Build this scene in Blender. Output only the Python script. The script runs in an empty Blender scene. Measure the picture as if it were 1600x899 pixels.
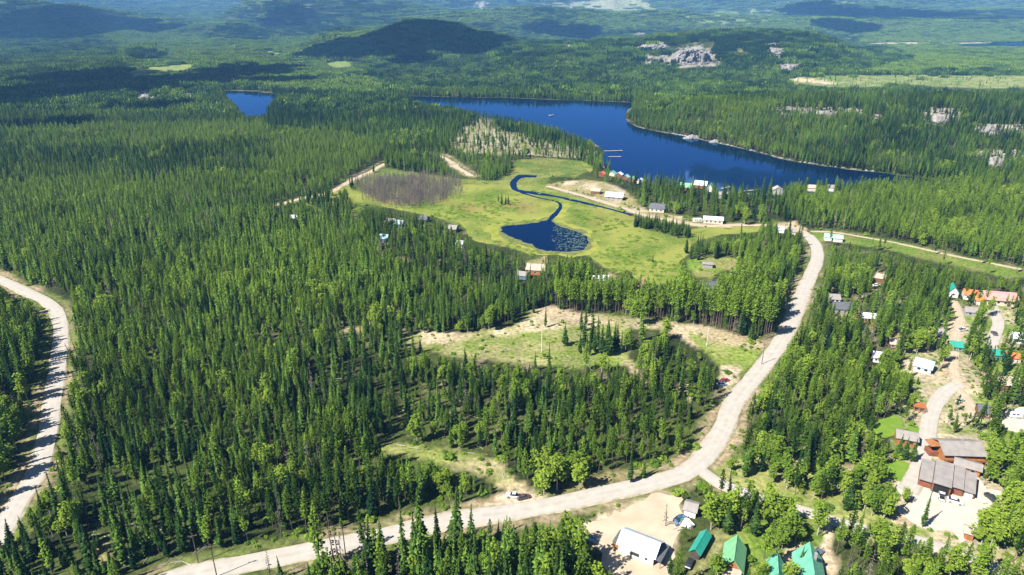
import bpy, bmesh, math, random
import numpy as np
from mathutils import Vector, Matrix
random.seed(7); RNG = np.random.default_rng(7)
C = bpy.context.scene.collection
SC = bpy.context.scene
# ------------------------------------------------------------------ camera, light, exposure
CAMH = 150.0; PITCH = math.radians(22.0); F = 1067.0; CX, CY = 800.0, 449.5
cam = bpy.data.objects.new("camera", bpy.data.cameras.new("camera")); C.objects.link(cam)
cam.data.sensor_width = 36.0; cam.data.lens = 36.0 * F / 1600.0
cam.data.clip_start = 1.0; cam.data.clip_end = 60000.0
cam.location = (0, 0, CAMH); cam.rotation_euler = (math.radians(90) - PITCH, 0, 0)
SC.camera = cam
SUN_EL = math.radians(47); TOSUN_H = Vector((-0.82, -0.57)).normalized()
TOSUN = Vector((TOSUN_H.x * math.cos(SUN_EL), TOSUN_H.y * math.cos(SUN_EL), math.sin(SUN_EL)))
world = bpy.data.worlds.new("World"); SC.world = world; world.use_nodes = True
nt = world.node_tree; bg = nt.nodes["Background"]
sky = nt.nodes.new("ShaderNodeTexSky"); sky.sky_type = 'NISHITA'; sky.sun_disc = False
sky.sun_elevation = SUN_EL; sky.sun_rotation = math.atan2(TOSUN.x, TOSUN.y)
sky.altitude = 1300; sky.air_density = 0.9; sky.dust_density = 0.2; sky.ozone_density = 3.0
nt.links.new(sky.outputs[0], bg.inputs[0]); bg.inputs[1].default_value = 0.05
sl = bpy.data.lights.new("sun", 'SUN'); sl.energy = 5.0; sl.angle = math.radians(0.5); sl.color = (1.0, 0.945, 0.86)
sun = bpy.data.objects.new("sun", sl); C.objects.link(sun)
sun.rotation_euler = TOSUN.to_track_quat('Z', 'Y').to_euler(); sun.location = (-300, -200, 800)
vs = SC.view_settings; vs.view_transform = 'Standard'; vs.look = 'None'; vs.gamma = 1.0; vs.use_curve_mapping = False
vs.exposure = 1.2
SC.render.engine = 'CYCLES'
cy = SC.cycles
cy.max_bounces = 4; cy.diffuse_bounces = 1; cy.glossy_bounces = 2; cy.transmission_bounces = 2; cy.volume_bounces = 0
cy.transparent_max_bounces = 4; cy.use_denoising = True; cy.denoiser = 'OPENIMAGEDENOISE'
cy.caustics_reflective = False; cy.caustics_refractive = False; cy.use_adaptive_sampling = True; cy.adaptive_threshold = 0.015
cy.sample_clamp_indirect = 4.0
HAZE_DENSITY = 0.88e-4

# ------------------------------------------------------------------ maths helpers
SP, CP = math.sin(PITCH), math.cos(PITCH)
def rays(px, py):
    u = (np.asarray(px, float) - CX) / F; v = (CY - np.asarray(py, float)) / F
    return np.stack([u, CP + v * SP, -SP + v * CP], -1)
def flat(px, py, z=0.0):
    d = rays(px, py); t = (z - CAMH) / np.minimum(d[..., 2], -1e-4)
    return d[..., :2] * t[..., None]
def project(x, y, z):
    dz = z - CAMH
    zc = y * CP - dz * SP; up = y * SP + dz * CP
    zc = np.where(zc < 5, np.nan, zc)
    return CX + F * x / zc, CY - F * up / zc, zc
def mpp(py):
    d = rays(800.0, py); return float(-CAMH / d[2] / F)
def _h(ix, iy, s):
    n = (ix * 374761393 + iy * 668265263 + s * 974634777) & 0x7fffffff
    n = ((n ^ (n >> 13)) * 1274126177) & 0x7fffffff
    return ((n ^ (n >> 16)) & 0xffff) / 65535.0
def vnoise(x, y, s=0):
    x = np.asarray(x, float); y = np.asarray(y, float)
    ix = np.floor(x).astype(np.int64); iy = np.floor(y).astype(np.int64)
    fx = x - ix; fy = y - iy; fx = fx * fx * (3 - 2 * fx); fy = fy * fy * (3 - 2 * fy)
    a = _h(ix, iy, s); b = _h(ix + 1, iy, s); c = _h(ix, iy + 1, s); d = _h(ix + 1, iy + 1, s)
    return (a * (1 - fx) + b * fx) * (1 - fy) + (c * (1 - fx) + d * fx) * fy
def fbm(x, y, s=0, o=3):
    r = 0; a = 0.5; t = 0
    for k in range(o):
        r = r + a * vnoise(x * 2 ** k, y * 2 ** k, s + k * 17); t += a; a *= 0.5
    return r / t
def sstep(a, b, x):
    t = np.clip((x - a) / (b - a), 0, 1); return t * t * (3 - 2 * t)
def inpoly(px, py, poly):
    p = np.asarray(poly, float); px = np.asarray(px, float); py = np.asarray(py, float)
    out = np.zeros(px.shape, bool)
    with np.errstate(invalid='ignore'):
        m = (px >= p[:, 0].min()) & (px <= p[:, 0].max()) & (py >= p[:, 1].min()) & (py <= p[:, 1].max())
    if not m.any(): return out
    x = px[m]; y = py[m]; r = np.zeros(x.shape, bool); j = len(p) - 1
    for i in range(len(p)):
        c = (p[i, 1] > y) != (p[j, 1] > y)
        if c.any():
            r ^= c & (x < (p[j, 0] - p[i, 0]) * (y - p[i, 1]) / (p[j, 1] - p[i, 1] + 1e-12) + p[i, 0])
        j = i
    out[m] = r; return out
def dist_poly(x, y, line, closed=False):
    p = np.asarray(line, float); n = len(p); best = np.full(np.shape(x), 1e9)
    for i in range(n if closed else n - 1):
        a = p[i]; b = p[(i + 1) % n]; d = b - a; L = d @ d + 1e-9
        t = np.clip(((x - a[0]) * d[0] + (y - a[1]) * d[1]) / L, 0, 1)
        best = np.minimum(best, np.hypot(x - a[0] - t * d[0], y - a[1] - t * d[1]))
    return best
def smooth_line(pts, step=4.0, closed=False):
    p = np.asarray(pts, float); n = len(p); out = []
    for i in range(n if closed else n - 1):
        if closed: a, b, c, d = p[i - 1], p[i], p[(i + 1) % n], p[(i + 2) % n]
        else: a, b, c, d = p[max(i - 1, 0)], p[i], p[i + 1], p[min(i + 2, n - 1)]
        k = max(2, int(np.linalg.norm(c - b) / step))
        for t in np.arange(k) / k:
            out.append(0.5 * (2 * b + (c - a) * t + (2 * a - 5 * b + 4 * c - d) * t * t + (3 * b - a - 3 * c + d) * t ** 3))
    if not closed: out.append(p[-1])
    return np.array(out)

# ------------------------------------------------------------------ what lies where (traced on the photograph, turned into ground positions)
LAKE = [(630,152),(655,150.5),(720,152.5),(800,153.5),(870,156.5),(940,158.5),(985,160.5),(990,164),(982,172),(977,180),(980,189),(1000,200),(1050,210),(1100,220),(1130,226),
        (1180,238),(1240,253),(1310,263),(1380,271),(1450,280),(1515,285),(1440,292),(1380,296),(1300,302),(1215,303),(1150,301),(1100,296),(1060,291),(1010,283),(970,275),
        (950,265),(938,254),(940,244),(945,236),(930,226),(900,217),(850,203),(800,194),(760,184),(700,171),(650,160)]
LAKE_VIEW = LAKE[:18] + [(1330,262),(1250,275),(1210,288),(1160,286),(1110,276),(1060,272),(1020,272),(990,262),(955,252),(944,240),(930,222),(905,208),(860,192),(800,180),(760,172),(700,164),(655,155)]
POND_LAKE = [(347,144),(380,142.5),(420,146),(442,151),(428,156),(420,168),(414,180),(392,184),(380,180),(366,162)]
FAR_LAKE = [(1492,69.4),(1540,68.2),(1610,67.6),(1680,68),(1680,72),(1600,71.8),(1520,71.8)]
POND = [(783,358),(795,353.5),(820,350.5),(850,346),(862,345),(874,353),(892,359),(906,363),(915,372),(918,384),(906,392),(880,394),(850,391.5),(835,384.5),(820,378.5),(800,372.5),(788,366)]
STREAM_BIG = [(838,276),(815,276),(803,284),(803,293),(812,299),(850,304),(900,314),(945,325),(988,337)]
STREAM_SMALL = [(808,299),(840,309),(868,315),(876,322),(868,334),(858,345),(850,350)]
MAIN_ROAD = [(250,913),(290,899),(345,889),(400,878),(500,858),(600,838),(700,815),(800,800),(860,790),(940,772),(1010,757),(1065,742),(1098,718),(1118,690),(1134,660),(1150,625),(1178,590),(1213,545),(1238,500),(1254,460),(1267,430),(1277,403),(1274,382),(1262,367)]
LAKE_ROAD = [(1262,367),(1246,358),(1215,353),(1150,352),(1105,353),(1060,347),(1010,337),(960,321),(920,309),(885,299),(855,291)]
LEFT_ROAD = [(-60,412),(0,437),(40,456),(73,472),(91,492),(95,530),(88,590),(80,640),(72,690),(57,740),(25,790),(0,835),(-40,890),(-90,960)]
SIDE_ROAD = [(1092,733),(1125,756),(1160,769),(1200,784),(1260,800),(1300,814),(1345,826),(1400,838),(1450,850),(1520,874),(1580,900)]
CABIN_DRIVE = [(1500,600),(1478,612),(1462,632),(1452,660),(1448,690),(1440,722),(1428,750),(1418,768)]
TRACK = [(428,322),(470,311),(515,301),(540,287),(560,277),(580,268),(602,256)]
TRAIL = [(1266,362),(1300,363),(1350,371),(1400,380),(1450,391),(1500,402),(1550,412),(1610,424)]
UPPER_DRIVE = [(1551,478),(1556,492),(1560,508),(1552,530),(1546,552)]
HILL_TRACK = [(655,240),(690,245),(714,262),(738,276)]
MEADOW = [(470,312),(500,303),(540,291),(556,300),(566,281),(600,262),(640,268),(680,275),(720,280),(770,283),(798,272),(805,250),(850,246),(905,251),(928,263),(900,277),(858,277),(852,290),(870,299),(920,314),
          (960,327),(992,340),(990,352),(1022,362),(1060,372),(1080,372),(1078,360),(1110,356),(1160,356),(1192,353),(1180,362),(1120,368),(1082,380),(1076,398),(1062,410),(1065,424),(1042,444),(1000,440),(985,422),(960,427),(940,414),
          (915,400),(870,398),(830,397),(800,388),(770,382),(742,376),(722,354),(690,342),(660,336),(640,331),(600,323),(570,318),(556,338),(520,332),(475,326)]
MEADOW_VIEW = MEADOW[2:-2]
MUD = [(776,359),(792,350),(820,346),(848,342),(858,341),(880,350),(897,356),(912,361),(923,371),(925,387),(910,397),(880,399),(848,396),(828,389),(812,382),(792,376),(781,368)]
REED = [(760,352),(800,346),(850,338),(880,318),(895,318),(880,345),(912,356),(930,372),(932,396),(905,402),(860,400),(815,388),(775,376)]
CLEAR_MID = [(632,530),(660,521),(720,523),(760,513),(800,511),(828,484),(850,479),(865,491),(900,493),(960,491),(984,500),(976,520),(986,536),(982,560),(1004,572),(960,573),(900,576),(860,570),(800,568),(760,562),(700,556),(660,545)]
CLEAR_TOP = [(826,486),(850,478),(900,489),(985,496),(1078,507),(1092,545),(1062,528),(1030,516),(992,514),(985,506),(900,506)]
CLEAR_ROAD = [(1072,509),(1100,511),(1140,523),(1180,531),(1196,541),(1180,562),(1160,586),(1136,606),(1118,600),(1124,577),(1118,562),(1096,547),(1080,531)]
CLEAR_LOW = [(590,692),(640,691),(690,703),(740,709),(780,721),(802,741),(822,760),(790,766),(768,750),(742,737),(700,731),(650,713),(600,706)]
PULLOFF = [(735,803),(765,778),(795,766),(830,769),(852,777),(858,788),(800,803),(760,812)]
VERGE = [(872,774),(900,752),(950,738),(1000,728),(1045,722),(1010,742),(940,762),(885,780)]
YARD = [(911,830),(935,808),(985,786),(1030,771),(1060,771),(1068,800),(1064,830),(1052,850),(1044,880),(1032,905),(955,905),(948,880),(938,860),(914,846)]
SHED_YARD = [(1106,832),(1140,822),(1147,831),(1130,852),(1116,872),(1098,905),(1074,905),(1086,882),(1106,862)]
LAWN_HOUSE = [(1147,836),(1200,815),(1197,842),(1178,872),(1170,858),(1156,847)]
CABIN_YARD = [(1400,760),(1436,742),(1522,738),(1538,760),(1562,766),(1552,786),(1532,802),(1522,832),(1502,848),(1482,830),(1440,824),(1404,800),(1436,786),(1418,774)]
PAVED = [(1452,783),(1500,786),(1526,790),(1526,806),(1512,815),(1478,806),(1448,797)]
DRYGRASS = [(1452,808),(1480,812),(1500,818),(1497,842),(1470,842),(1444,828)]
LAWN_A = [(1373,731),(1390,717),(1428,728),(1427,756),(1400,752),(1372,741)]
LAWN_B = [(1365,661),(1400,650),(1410,660),(1396,680),(1372,682)]
LAWN_C = [(1414,682),(1418,666),(1440,668),(1448,690),(1436,693)]
SAND_A = [(1295,742),(1310,725),(1345,730),(1362,745),(1340,763),(1300,757)]
SAND_B = [(1228,703),(1245,698),(1270,712),(1292,725),(1270,728),(1240,716)]
SAND_C = [(1368,800),(1400,796),(1436,812),(1430,826),(1392,822)]
DRIVE_B = [(1285,806),(1302,816),(1297,860),(1312,882),(1302,905),(1284,888),(1262,866),(1286,850)]
DRIVE_C = [(1225,856),(1249,850),(1247,872),(1230,882),(1216,876)]
RIGHT_DIRT = [(1488,600),(1512,597),(1532,604),(1528,621),(1512,616),(1527,640),(1521,651),(1500,636),(1490,620)]
RV_PAD = [(1564,646),(1610,638),(1610,674),(1575,670)]
MID_DIRT = [(1483,500),(1500,495),(1514,510),(1506,526),(1488,522)]
MID_DIRT_B = [(1406,566),(1420,556),(1430,562),(1425,580),(1408,582)]
MID_DIRT_C = [(1462,552),(1480,548),(1498,556),(1494,590),(1470,592)]
GREENWAY = [(1264,363),(1330,366),(1400,378),(1450,390),(1530,407),(1610,422),(1610,436),(1560,432),(1500,417),(1450,406),(1400,393),(1350,384),(1300,377),(1276,378)]
LAWN_MEADOW = [(1070,406),(1100,402),(1150,405),(1162,412),(1122,426),(1110,436),(1085,431),(1075,420)]
LAKE_DIRT = [(858,287),(885,283),(915,281),(945,285),(978,298),(990,312),(1010,329),(1040,334),(1075,338),(1095,349),(1130,353),(1172,350),(1150,358),(1100,358),(1050,347),(1000,334),(950,319),(900,302)]
SANDY_HILL = [(698,218),(720,200),(755,181),(770,190),(790,205),(820,208),(850,220),(900,228),(932,236),(940,246),(900,247),(850,245),(800,242),(760,241),(730,241),(705,232)]
BOG = [(556,284),(600,279),(650,278),(700,282),(722,292),(715,302),(690,315),(650,325),(610,322),(575,312),(558,298)]
SPARSE_DIRT = [[(285,425),(310,430),(330,455),(347,470),(322,470),(295,450)], [(535,344),(556,340),(562,352),(545,358)], [(612,405),(625,400),(640,408),(620,414)], [(575,368),(600,372),(612,385),(590,382)],
               [(680,405),(700,408),(702,416),(684,414)], [(925,437),(950,425),(964,432),(940,445)], [(820,410),(852,400),(856,408),(828,424)],
               [(1240,432),(1252,428),(1246,446),(1238,444)], [(1204,470),(1240,468),(1236,484),(1206,480)], [(1368,422),(1384,424),(1386,440),(1368,440)], [(1384,525),(1398,518),(1412,530),(1398,545)],
               [(0,625),(40,612),(46,640),(20,655),(0,650)], [(150,858),(170,848),(172,880),(155,890)], [(1290,482),(1345,480),(1340,500),(1310,496)], [(1128,418),(1160,404),(1166,412),(1142,424)], [(1205,348),(1240,345),(1262,360),(1240,362)],
               [(1530,868),(1600,862),(1600,899),(1560,899)], [(528,515),(560,508),(575,516),(550,522)], [(1065,590),(1085,618),(1078,628),(1060,604)], [(975,560),(990,572),(1020,595),(1010,600),(985,582)]]
FIELD_A = [(196,113),(230,105),(300,100),(312,102),(285,110),(240,113),(205,121)]
FIELD_B = [(505,99),(540,95),(556,103),(525,106)]
FIELD_C = [(440,128),(500,122),(560,124),(555,134),(470,136)]
CUT_FAR = [(845,6),(1000,-4),(1015,8),(1030,17),(960,18),(900,12),(860,12)]
CUT_RIGHT = [(1230,123),(1290,118),(1400,117),(1500,118),(1620,118),(1620,136),(1540,139),(1480,136),(1400,131),(1385,136),(1300,136),(1240,131)]
CUT_FAR2 = [(1080,22),(1180,12),(1210,22),(1200,40),(1120,38),(1060,34)]
CUT_FAR3 = [(1250,8),(1340,2),(1330,10),(1270,14)]
CUT_FAR4 = [(680,28),(760,20),(800,24),(780,34),(700,36)]
FIELD_D = [(356,74),(372,71.5),(374,73.5),(366,76)]
FIELD_E = [(412,80),(424,79.5),(442,84),(436,86),(420,82.5)]
FIELD_F = [(500,83),(512,82),(520,84),(508,85.5)]
FIELD_G = [(360,70),(372,69),(374,71),(362,72)]
SETTLE_DRIVE = [(1524,656),(1516,632),(1498,606),(1490,570),(1494,530),(1500,496),(1488,470)]
BEACH_FAR = [(1330,68.5),(1400,66.5),(1500,67),(1620,65.5),(1680,66),(1680,69),(1500,70),(1420,71),(1350,71)]

lake_w = smooth_line(flat(*np.array(LAKE).T), 8, True)
plake_w = smooth_line(flat(*np.array(POND_LAKE).T), 8, True)

# ------------------------------------------------------------------ terrain height
def crest(pts, Y):
    px, py = np.array(pts, float).T; d = rays(px, py); t = Y / d[:, 1]
    return d[:, 0] * t, np.full(len(px), Y), CAMH + d[:, 2] * t
RIDGES = []
def ridge(pts, Y, wf, wb): 
    x, y, z = crest(pts, Y); o = np.argsort(x); RIDGES.append((x[o], z[o], Y, wf, wb))
ridge([(400,92),(450,80),(490,66),(530,54),(565,52),(600,48),(640,36),(690,37),(740,48),(790,58),(830,68),(870,90)], 2900, 900, 700)
ridge([(480,70),(510,52),(540,45),(570,50),(610,66)], 3500, 500, 500)
ridge([(690,98),(800,72),(860,70),(930,68),(1000,66),(1040,60),(1090,55),(1150,53),(1200,54),(1260,55),(1300,64),(1330,77),(1380,90),(1430,98)], 2350, 800, 700)
ridge([(-300,8),(0,14),(80,15),(130,19),(190,28),(230,44),(270,58),(310,70)], 5200, 1800, 1500)
ridge([(310,60),(345,44),(370,40),(400,42),(430,54),(460,62)], 4100, 500, 600)
ridge([(170,96),(200,78),(215,72),(235,70),(255,82),(290,98)], 2600, 450, 500)
ridge([(320,46),(350,30),(380,12),(415,-2),(450,-10),(520,-6),(560,4),(620,12),(680,22),(740,32)], 5600, 1500, 1800)
ridge([(1190,30),(1230,14),(1290,8),(1340,13),(1400,22),(1470,22),(1540,18),(1620,16),(1900,10)], 6200, 1300, 1800)
ridge([(-600,-12),(0,2),(190,4),(260,2),(330,5),(380,-4),(430,-2)], 14500, 4500, 3000)
ridge([(390,6),(430,-10),(600,-16),(800,-8),(1000,-14),(1200,-18),(1400,-12),(1700,-20),(2300,-20)], 9500, 3800, 3000)
ridge([(620,40),(720,24),(800,18),(900,24),(980,20),(1080,24),(1180,34)], 4800, 900, 900)
ridge([(1020,182),(1080,176),(1150,171),(1300,166),(1450,164),(1600,162),(2000,160)], 980, 270, 320)
ridge([(430,172),(500,168),(600,166),(700,170),(740,180)], 1180, 120, 160)
def hfun(x, y):
    x = np.asarray(x, float); y = np.asarray(y, float)
    base = np.clip(y - 3600, 0, None) * 0.026
    top = np.zeros_like(x)
    for rx, rz, Y, wf, wb in RIDGES:
        yy = y - Y + (fbm(x / 400.0, y / 900.0, 5) - .5) * 0.35 * wf
        w = np.where(yy < 0, wf, wb); b = np.clip(1 - np.abs(yy) / w, 0, 1); b = b * b * (3 - 2 * b)
        scale = x * (Y / np.clip(y, Y * .6, Y * 1.5))
        z = np.interp(scale, rx, rz); z = z * (.78 + .44 * fbm(x / 190.0 + Y, y / 520.0, 37)) if Y > 1500 else z
        e0 = sstep(rx[0] - 0.15 * wf, rx[0] + .05 * wf, scale) if rz[0] < 60 else 1.0
        e1 = 1 - sstep(rx[-1] - .05 * wf, rx[-1] + .15 * wf, scale) if rz[-1] < 60 else 1.0
        top = np.maximum(top, np.clip(z, 0, None) * b * e0 * e1)
    z = np.maximum(base, top) + 0.25 * np.minimum(base, top)
    far = sstep(1500, 3600, y)
    z = z + far * ((fbm(x / 380.0, y / 520.0, 11) - .42) * 52 * np.clip(y / 4000, .5, 2.2))
    near = sstep(620, 760, y) * (1 - far) * (1 - .8 * sstep(1050, 1350, y))
    dl = np.full(x.shape, 1e9); m = (y > 560) & (y < 2400)
    if m.any():
        dd = np.minimum(dist_poly(x[m], y[m], lake_w[::3], True), dist_poly(x[m], y[m], plake_w[::3], True))
        ins = inpoly(x[m], y[m], lake_w[::3]) | inpoly(x[m], y[m], plake_w[::3])
        dl[m] = np.where(ins, 0, dd)
    bump = (fbm(x / 130.0, y / 130.0, 23) * 13 + fbm(x / 45.0, y / 45.0, 29) * 5 - 4)
    bump = np.clip(bump, 0, None) * np.where(x > 120, 1.0, .55)
    z = z * np.where(dl < 1e8, sstep(8, 120, dl), 1) + near * bump * sstep(15, 90, dl)
    return np.clip(z, 0, None)
def ground(px, py):
    """where the line of sight through a pixel meets the terrain"""
    px = np.atleast_1d(np.asarray(px, float)); py = np.atleast_1d(np.asarray(py, float))
    fl = flat(px, np.maximum(py, 40)); out = np.concatenate([fl, np.zeros((len(px), 1))], 1)
    far = np.where(fl[:, 1] >= 610)[0]
    if len(far):
        d = rays(px[far], py[far]); ys = np.geomspace(600, 16000, 420); t = ys[None, :] / d[:, 1:2]
        x = d[:, 0:1] * t; z = CAMH + d[:, 2:3] * t; Y = np.repeat(ys[None, :], len(far), 0)
        under = z <= hfun(x.ravel(), Y.ravel()).reshape(x.shape); k = np.argmax(under, 1); hit = under.any(1); r = np.arange(len(far))
        b = ys[k]; a = ys[np.maximum(k - 1, 0)]
        for _ in range(6):
            m = (a + b) / 2; tm = m / d[:, 1]; low = CAMH + d[:, 2] * tm <= hfun(d[:, 0] * tm, m); b = np.where(low, m, b); a = np.where(low, a, m)
        tb = b / d[:, 1]; out[far[hit]] = np.stack([d[:, 0] * tb, b, hfun(d[:, 0] * tb, b)], 1)[hit]
    return out
# ------------------------------------------------------------------ materials
def newmat(name):
    m = bpy.data.materials.new(name); m.use_nodes = True; n = m.node_tree.nodes; n.clear()
    out = n.new("ShaderNodeOutputMaterial"); return m, m.node_tree, out
def noise_mix(t, colA, colB, scale, detail=3, coord='Object', lo=.35, hi=.65):
    n = t.nodes; tc = n.new("ShaderNodeTexCoord"); nz = n.new("ShaderNodeTexNoise"); nz.inputs["Scale"].default_value = scale; nz.inputs["Detail"].default_value = detail
    t.links.new(tc.outputs[coord], nz.inputs["Vector"])
    mr = n.new("ShaderNodeMapRange"); mr.inputs[1].default_value = lo; mr.inputs[2].default_value = hi; t.links.new(nz.outputs["Fac"], mr.inputs[0])
    mx = n.new("ShaderNodeMix"); mx.data_type = 'RGBA'; t.links.new(mr.outputs[0], mx.inputs[0])
    for i, c in ((6, colA), (7, colB)):
        if isinstance(c, tuple): mx.inputs[i].default_value = (*c, 1)
        else: t.links.new(c, mx.inputs[i])
    return mx.outputs[2]
def mat(name, colA, colB=None, scale=1.0, rough=.8, metal=0.0, spec=.3, bump=0.0, detail=3, coord='Object'):
    m, t, out = newmat(name); n = t.nodes; p = n.new("ShaderNodeBsdfPrincipled")
    colB = colB or tuple(c * .8 for c in colA)
    t.links.new(noise_mix(t, colA, colB, scale, detail, coord), p.inputs["Base Color"])
    p.inputs["Roughness"].default_value = rough; p.inputs["Metallic"].default_value = metal; p.inputs["Specular IOR Level"].default_value = spec
    if bump:
        tc = n.new("ShaderNodeTexCoord"); nz = n.new("ShaderNodeTexNoise"); nz.inputs["Scale"].default_value = scale * 3; t.links.new(tc.outputs[coord], nz.inputs["Vector"])
        b = n.new("ShaderNodeBump"); b.inputs["Distance"].default_value = bump; t.links.new(nz.outputs["Fac"], b.inputs["Height"]); t.links.new(b.outputs[0], p.inputs["Normal"])
    t.links.new(p.outputs[0], out.inputs[0]); return m
def foliage(name, dark, light, transl=.22, var=.55):
    """tint (one number per tree) runs from the dark to the light colour of the kind; v (one number per spray) adds leaf to leaf variation, and a fixed low v paints the shade inside crowns"""
    m, t, out = newmat(name); n = t.nodes
    at = n.new("ShaderNodeAttribute"); at.attribute_type = 'INSTANCER'; at.attribute_name = "tint"
    av = n.new("ShaderNodeAttribute"); av.attribute_name = "v"
    mx = n.new("ShaderNodeMix"); mx.data_type = 'RGBA'; mx.inputs[6].default_value = (*dark, 1); mx.inputs[7].default_value = (*light, 1)
    t.links.new(at.outputs["Fac"], mx.inputs[0])
    mr = n.new("ShaderNodeMapRange"); mr.inputs[3].default_value = 1 - var; mr.inputs[4].default_value = 1 + var; t.links.new(av.outputs["Fac"], mr.inputs[0])
    mu = n.new("ShaderNodeVectorMath"); mu.operation = 'SCALE'; t.links.new(mx.outputs[2], mu.inputs[0]); t.links.new(mr.outputs[0], mu.inputs["Scale"])
    d = n.new("ShaderNodeBsdfDiffuse"); tr = n.new("ShaderNodeBsdfTranslucent"); ms = n.new("ShaderNodeMixShader"); ms.inputs[0].default_value = transl
    t.links.new(mu.outputs[0], d.inputs[0]); t.links.new(mu.outputs[0], tr.inputs[0]); t.links.new(d.outputs[0], ms.inputs[1]); t.links.new(tr.outputs[0], ms.inputs[2])
    t.links.new(ms.outputs[0], out.inputs[0]); return m
M = {}
M['spruce'] = foliage("spruce needles", (.011,.032,.012), (.112,.200,.030), .09)
M['pine'] = foliage("pine needles", (.020,.046,.008), (.138,.222,.024), .09)
M['leaf'] = foliage("leaves", (.085,.165,.020), (.230,.330,.040), .30, .30)
M['dead'] = foliage("dead twigs", (.115,.100,.088), (.22,.19,.165), 0, .3)
M['bark'] = mat("bark", (.16,.125,.095), (.09,.07,.055), 3)
M['palebark'] = mat("pale bark", (.50,.47,.42), (.25,.22,.19), 4)
def ground_material():
    m, t, out = newmat("ground cover"); n = t.nodes; p = n.new("ShaderNodeBsdfPrincipled"); p.inputs["Roughness"].default_value = 1; p.inputs["Specular IOR Level"].default_value = .05
    c = n.new("ShaderNodeAttribute"); c.attribute_name = "Col"
    tc = n.new("ShaderNodeTexCoord")
    def nz(s, d, lo, hi, a, b):
        x = n.new("ShaderNodeTexNoise"); x.inputs["Scale"].default_value = s; x.inputs["Detail"].default_value = d; t.links.new(tc.outputs["Object"], x.inputs["Vector"])
        r = n.new("ShaderNodeMapRange"); r.inputs[1].default_value = lo; r.inputs[2].default_value = hi; r.inputs[3].default_value = a; r.inputs[4].default_value = b; t.links.new(x.outputs["Fac"], r.inputs[0]); return r.outputs[0]
    a = nz(.55, 5, .3, .7, .55, 1.35); b = nz(.05, 3, .3, .7, .8, 1.2)
    mm = n.new("ShaderNodeMath"); mm.operation = 'MULTIPLY'; t.links.new(a, mm.inputs[0]); t.links.new(b, mm.inputs[1])
    v = n.new("ShaderNodeVectorMath"); v.operation = 'SCALE'; t.links.new(c.outputs["Color"], v.inputs[0]); t.links.new(mm.outputs[0], v.inputs["Scale"])
    t.links.new(v.outputs[0], p.inputs["Base Color"])
    x = n.new("ShaderNodeTexNoise"); x.inputs["Scale"].default_value = .8; x.inputs["Detail"].default_value = 4; t.links.new(tc.outputs["Object"], x.inputs["Vector"])
    bp = n.new("ShaderNodeBump"); bp.inputs["Distance"].default_value = .5; bp.inputs["Strength"].default_value = .6; t.links.new(x.outputs["Fac"], bp.inputs["Height"]); t.links.new(bp.outputs[0], p.inputs["Normal"])
    t.links.new(p.outputs[0], out.inputs[0]); return m
M['ground'] = ground_material()
def water_material(name, deep, mirror, wave, rough):
    m, t, out = newmat(name); n = t.nodes; d = n.new("ShaderNodeBsdfDiffuse"); g = n.new("ShaderNodeBsdfGlossy"); mx = n.new("ShaderNodeMixShader"); fr = n.new("ShaderNodeFresnel"); fr.inputs["IOR"].default_value = 1.33
    d.inputs[0].default_value = (*deep, 1); g.inputs["Color"].default_value = (*mirror, 1); g.inputs["Roughness"].default_value = rough
    tc = n.new("ShaderNodeTexCoord"); mp = n.new("ShaderNodeMapping"); mp.inputs["Scale"].default_value = (.5, 1, 1); t.links.new(tc.outputs["Object"], mp.inputs[0])
    x = n.new("ShaderNodeTexNoise"); x.inputs["Scale"].default_value = .7; x.inputs["Detail"].default_value = 3; t.links.new(mp.outputs[0], x.inputs["Vector"])
    y = n.new("ShaderNodeTexNoise"); y.inputs["Scale"].default_value = .007; y.inputs["Detail"].default_value = 3; t.links.new(tc.outputs["Object"], y.inputs["Vector"])
    mr = n.new("ShaderNodeMapRange"); mr.inputs[1].default_value = .38; mr.inputs[2].default_value = .62; mr.inputs[3].default_value = wave * .2; mr.inputs[4].default_value = wave * 3.2; t.links.new(y.outputs["Fac"], mr.inputs[0])
    bp = n.new("ShaderNodeBump"); bp.inputs["Strength"].default_value = 1; t.links.new(mr.outputs[0], bp.inputs["Distance"]); t.links.new(x.outputs["Fac"], bp.inputs["Height"])
    for q in (g, fr): t.links.new(bp.outputs[0], q.inputs["Normal"])
    t.links.new(fr.outputs[0], mx.inputs[0]); t.links.new(d.outputs[0], mx.inputs[1]); t.links.new(g.outputs[0], mx.inputs[2]); t.links.new(mx.outputs[0], out.inputs[0]); return m
M['lake'] = water_material("lake water", (.0003,.007,.034), (.24,.54,1.0), .006, .015)
M['pond'] = water_material("pond water", (.0004,.006,.026), (.22,.50,1.0), .010, .02)
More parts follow.
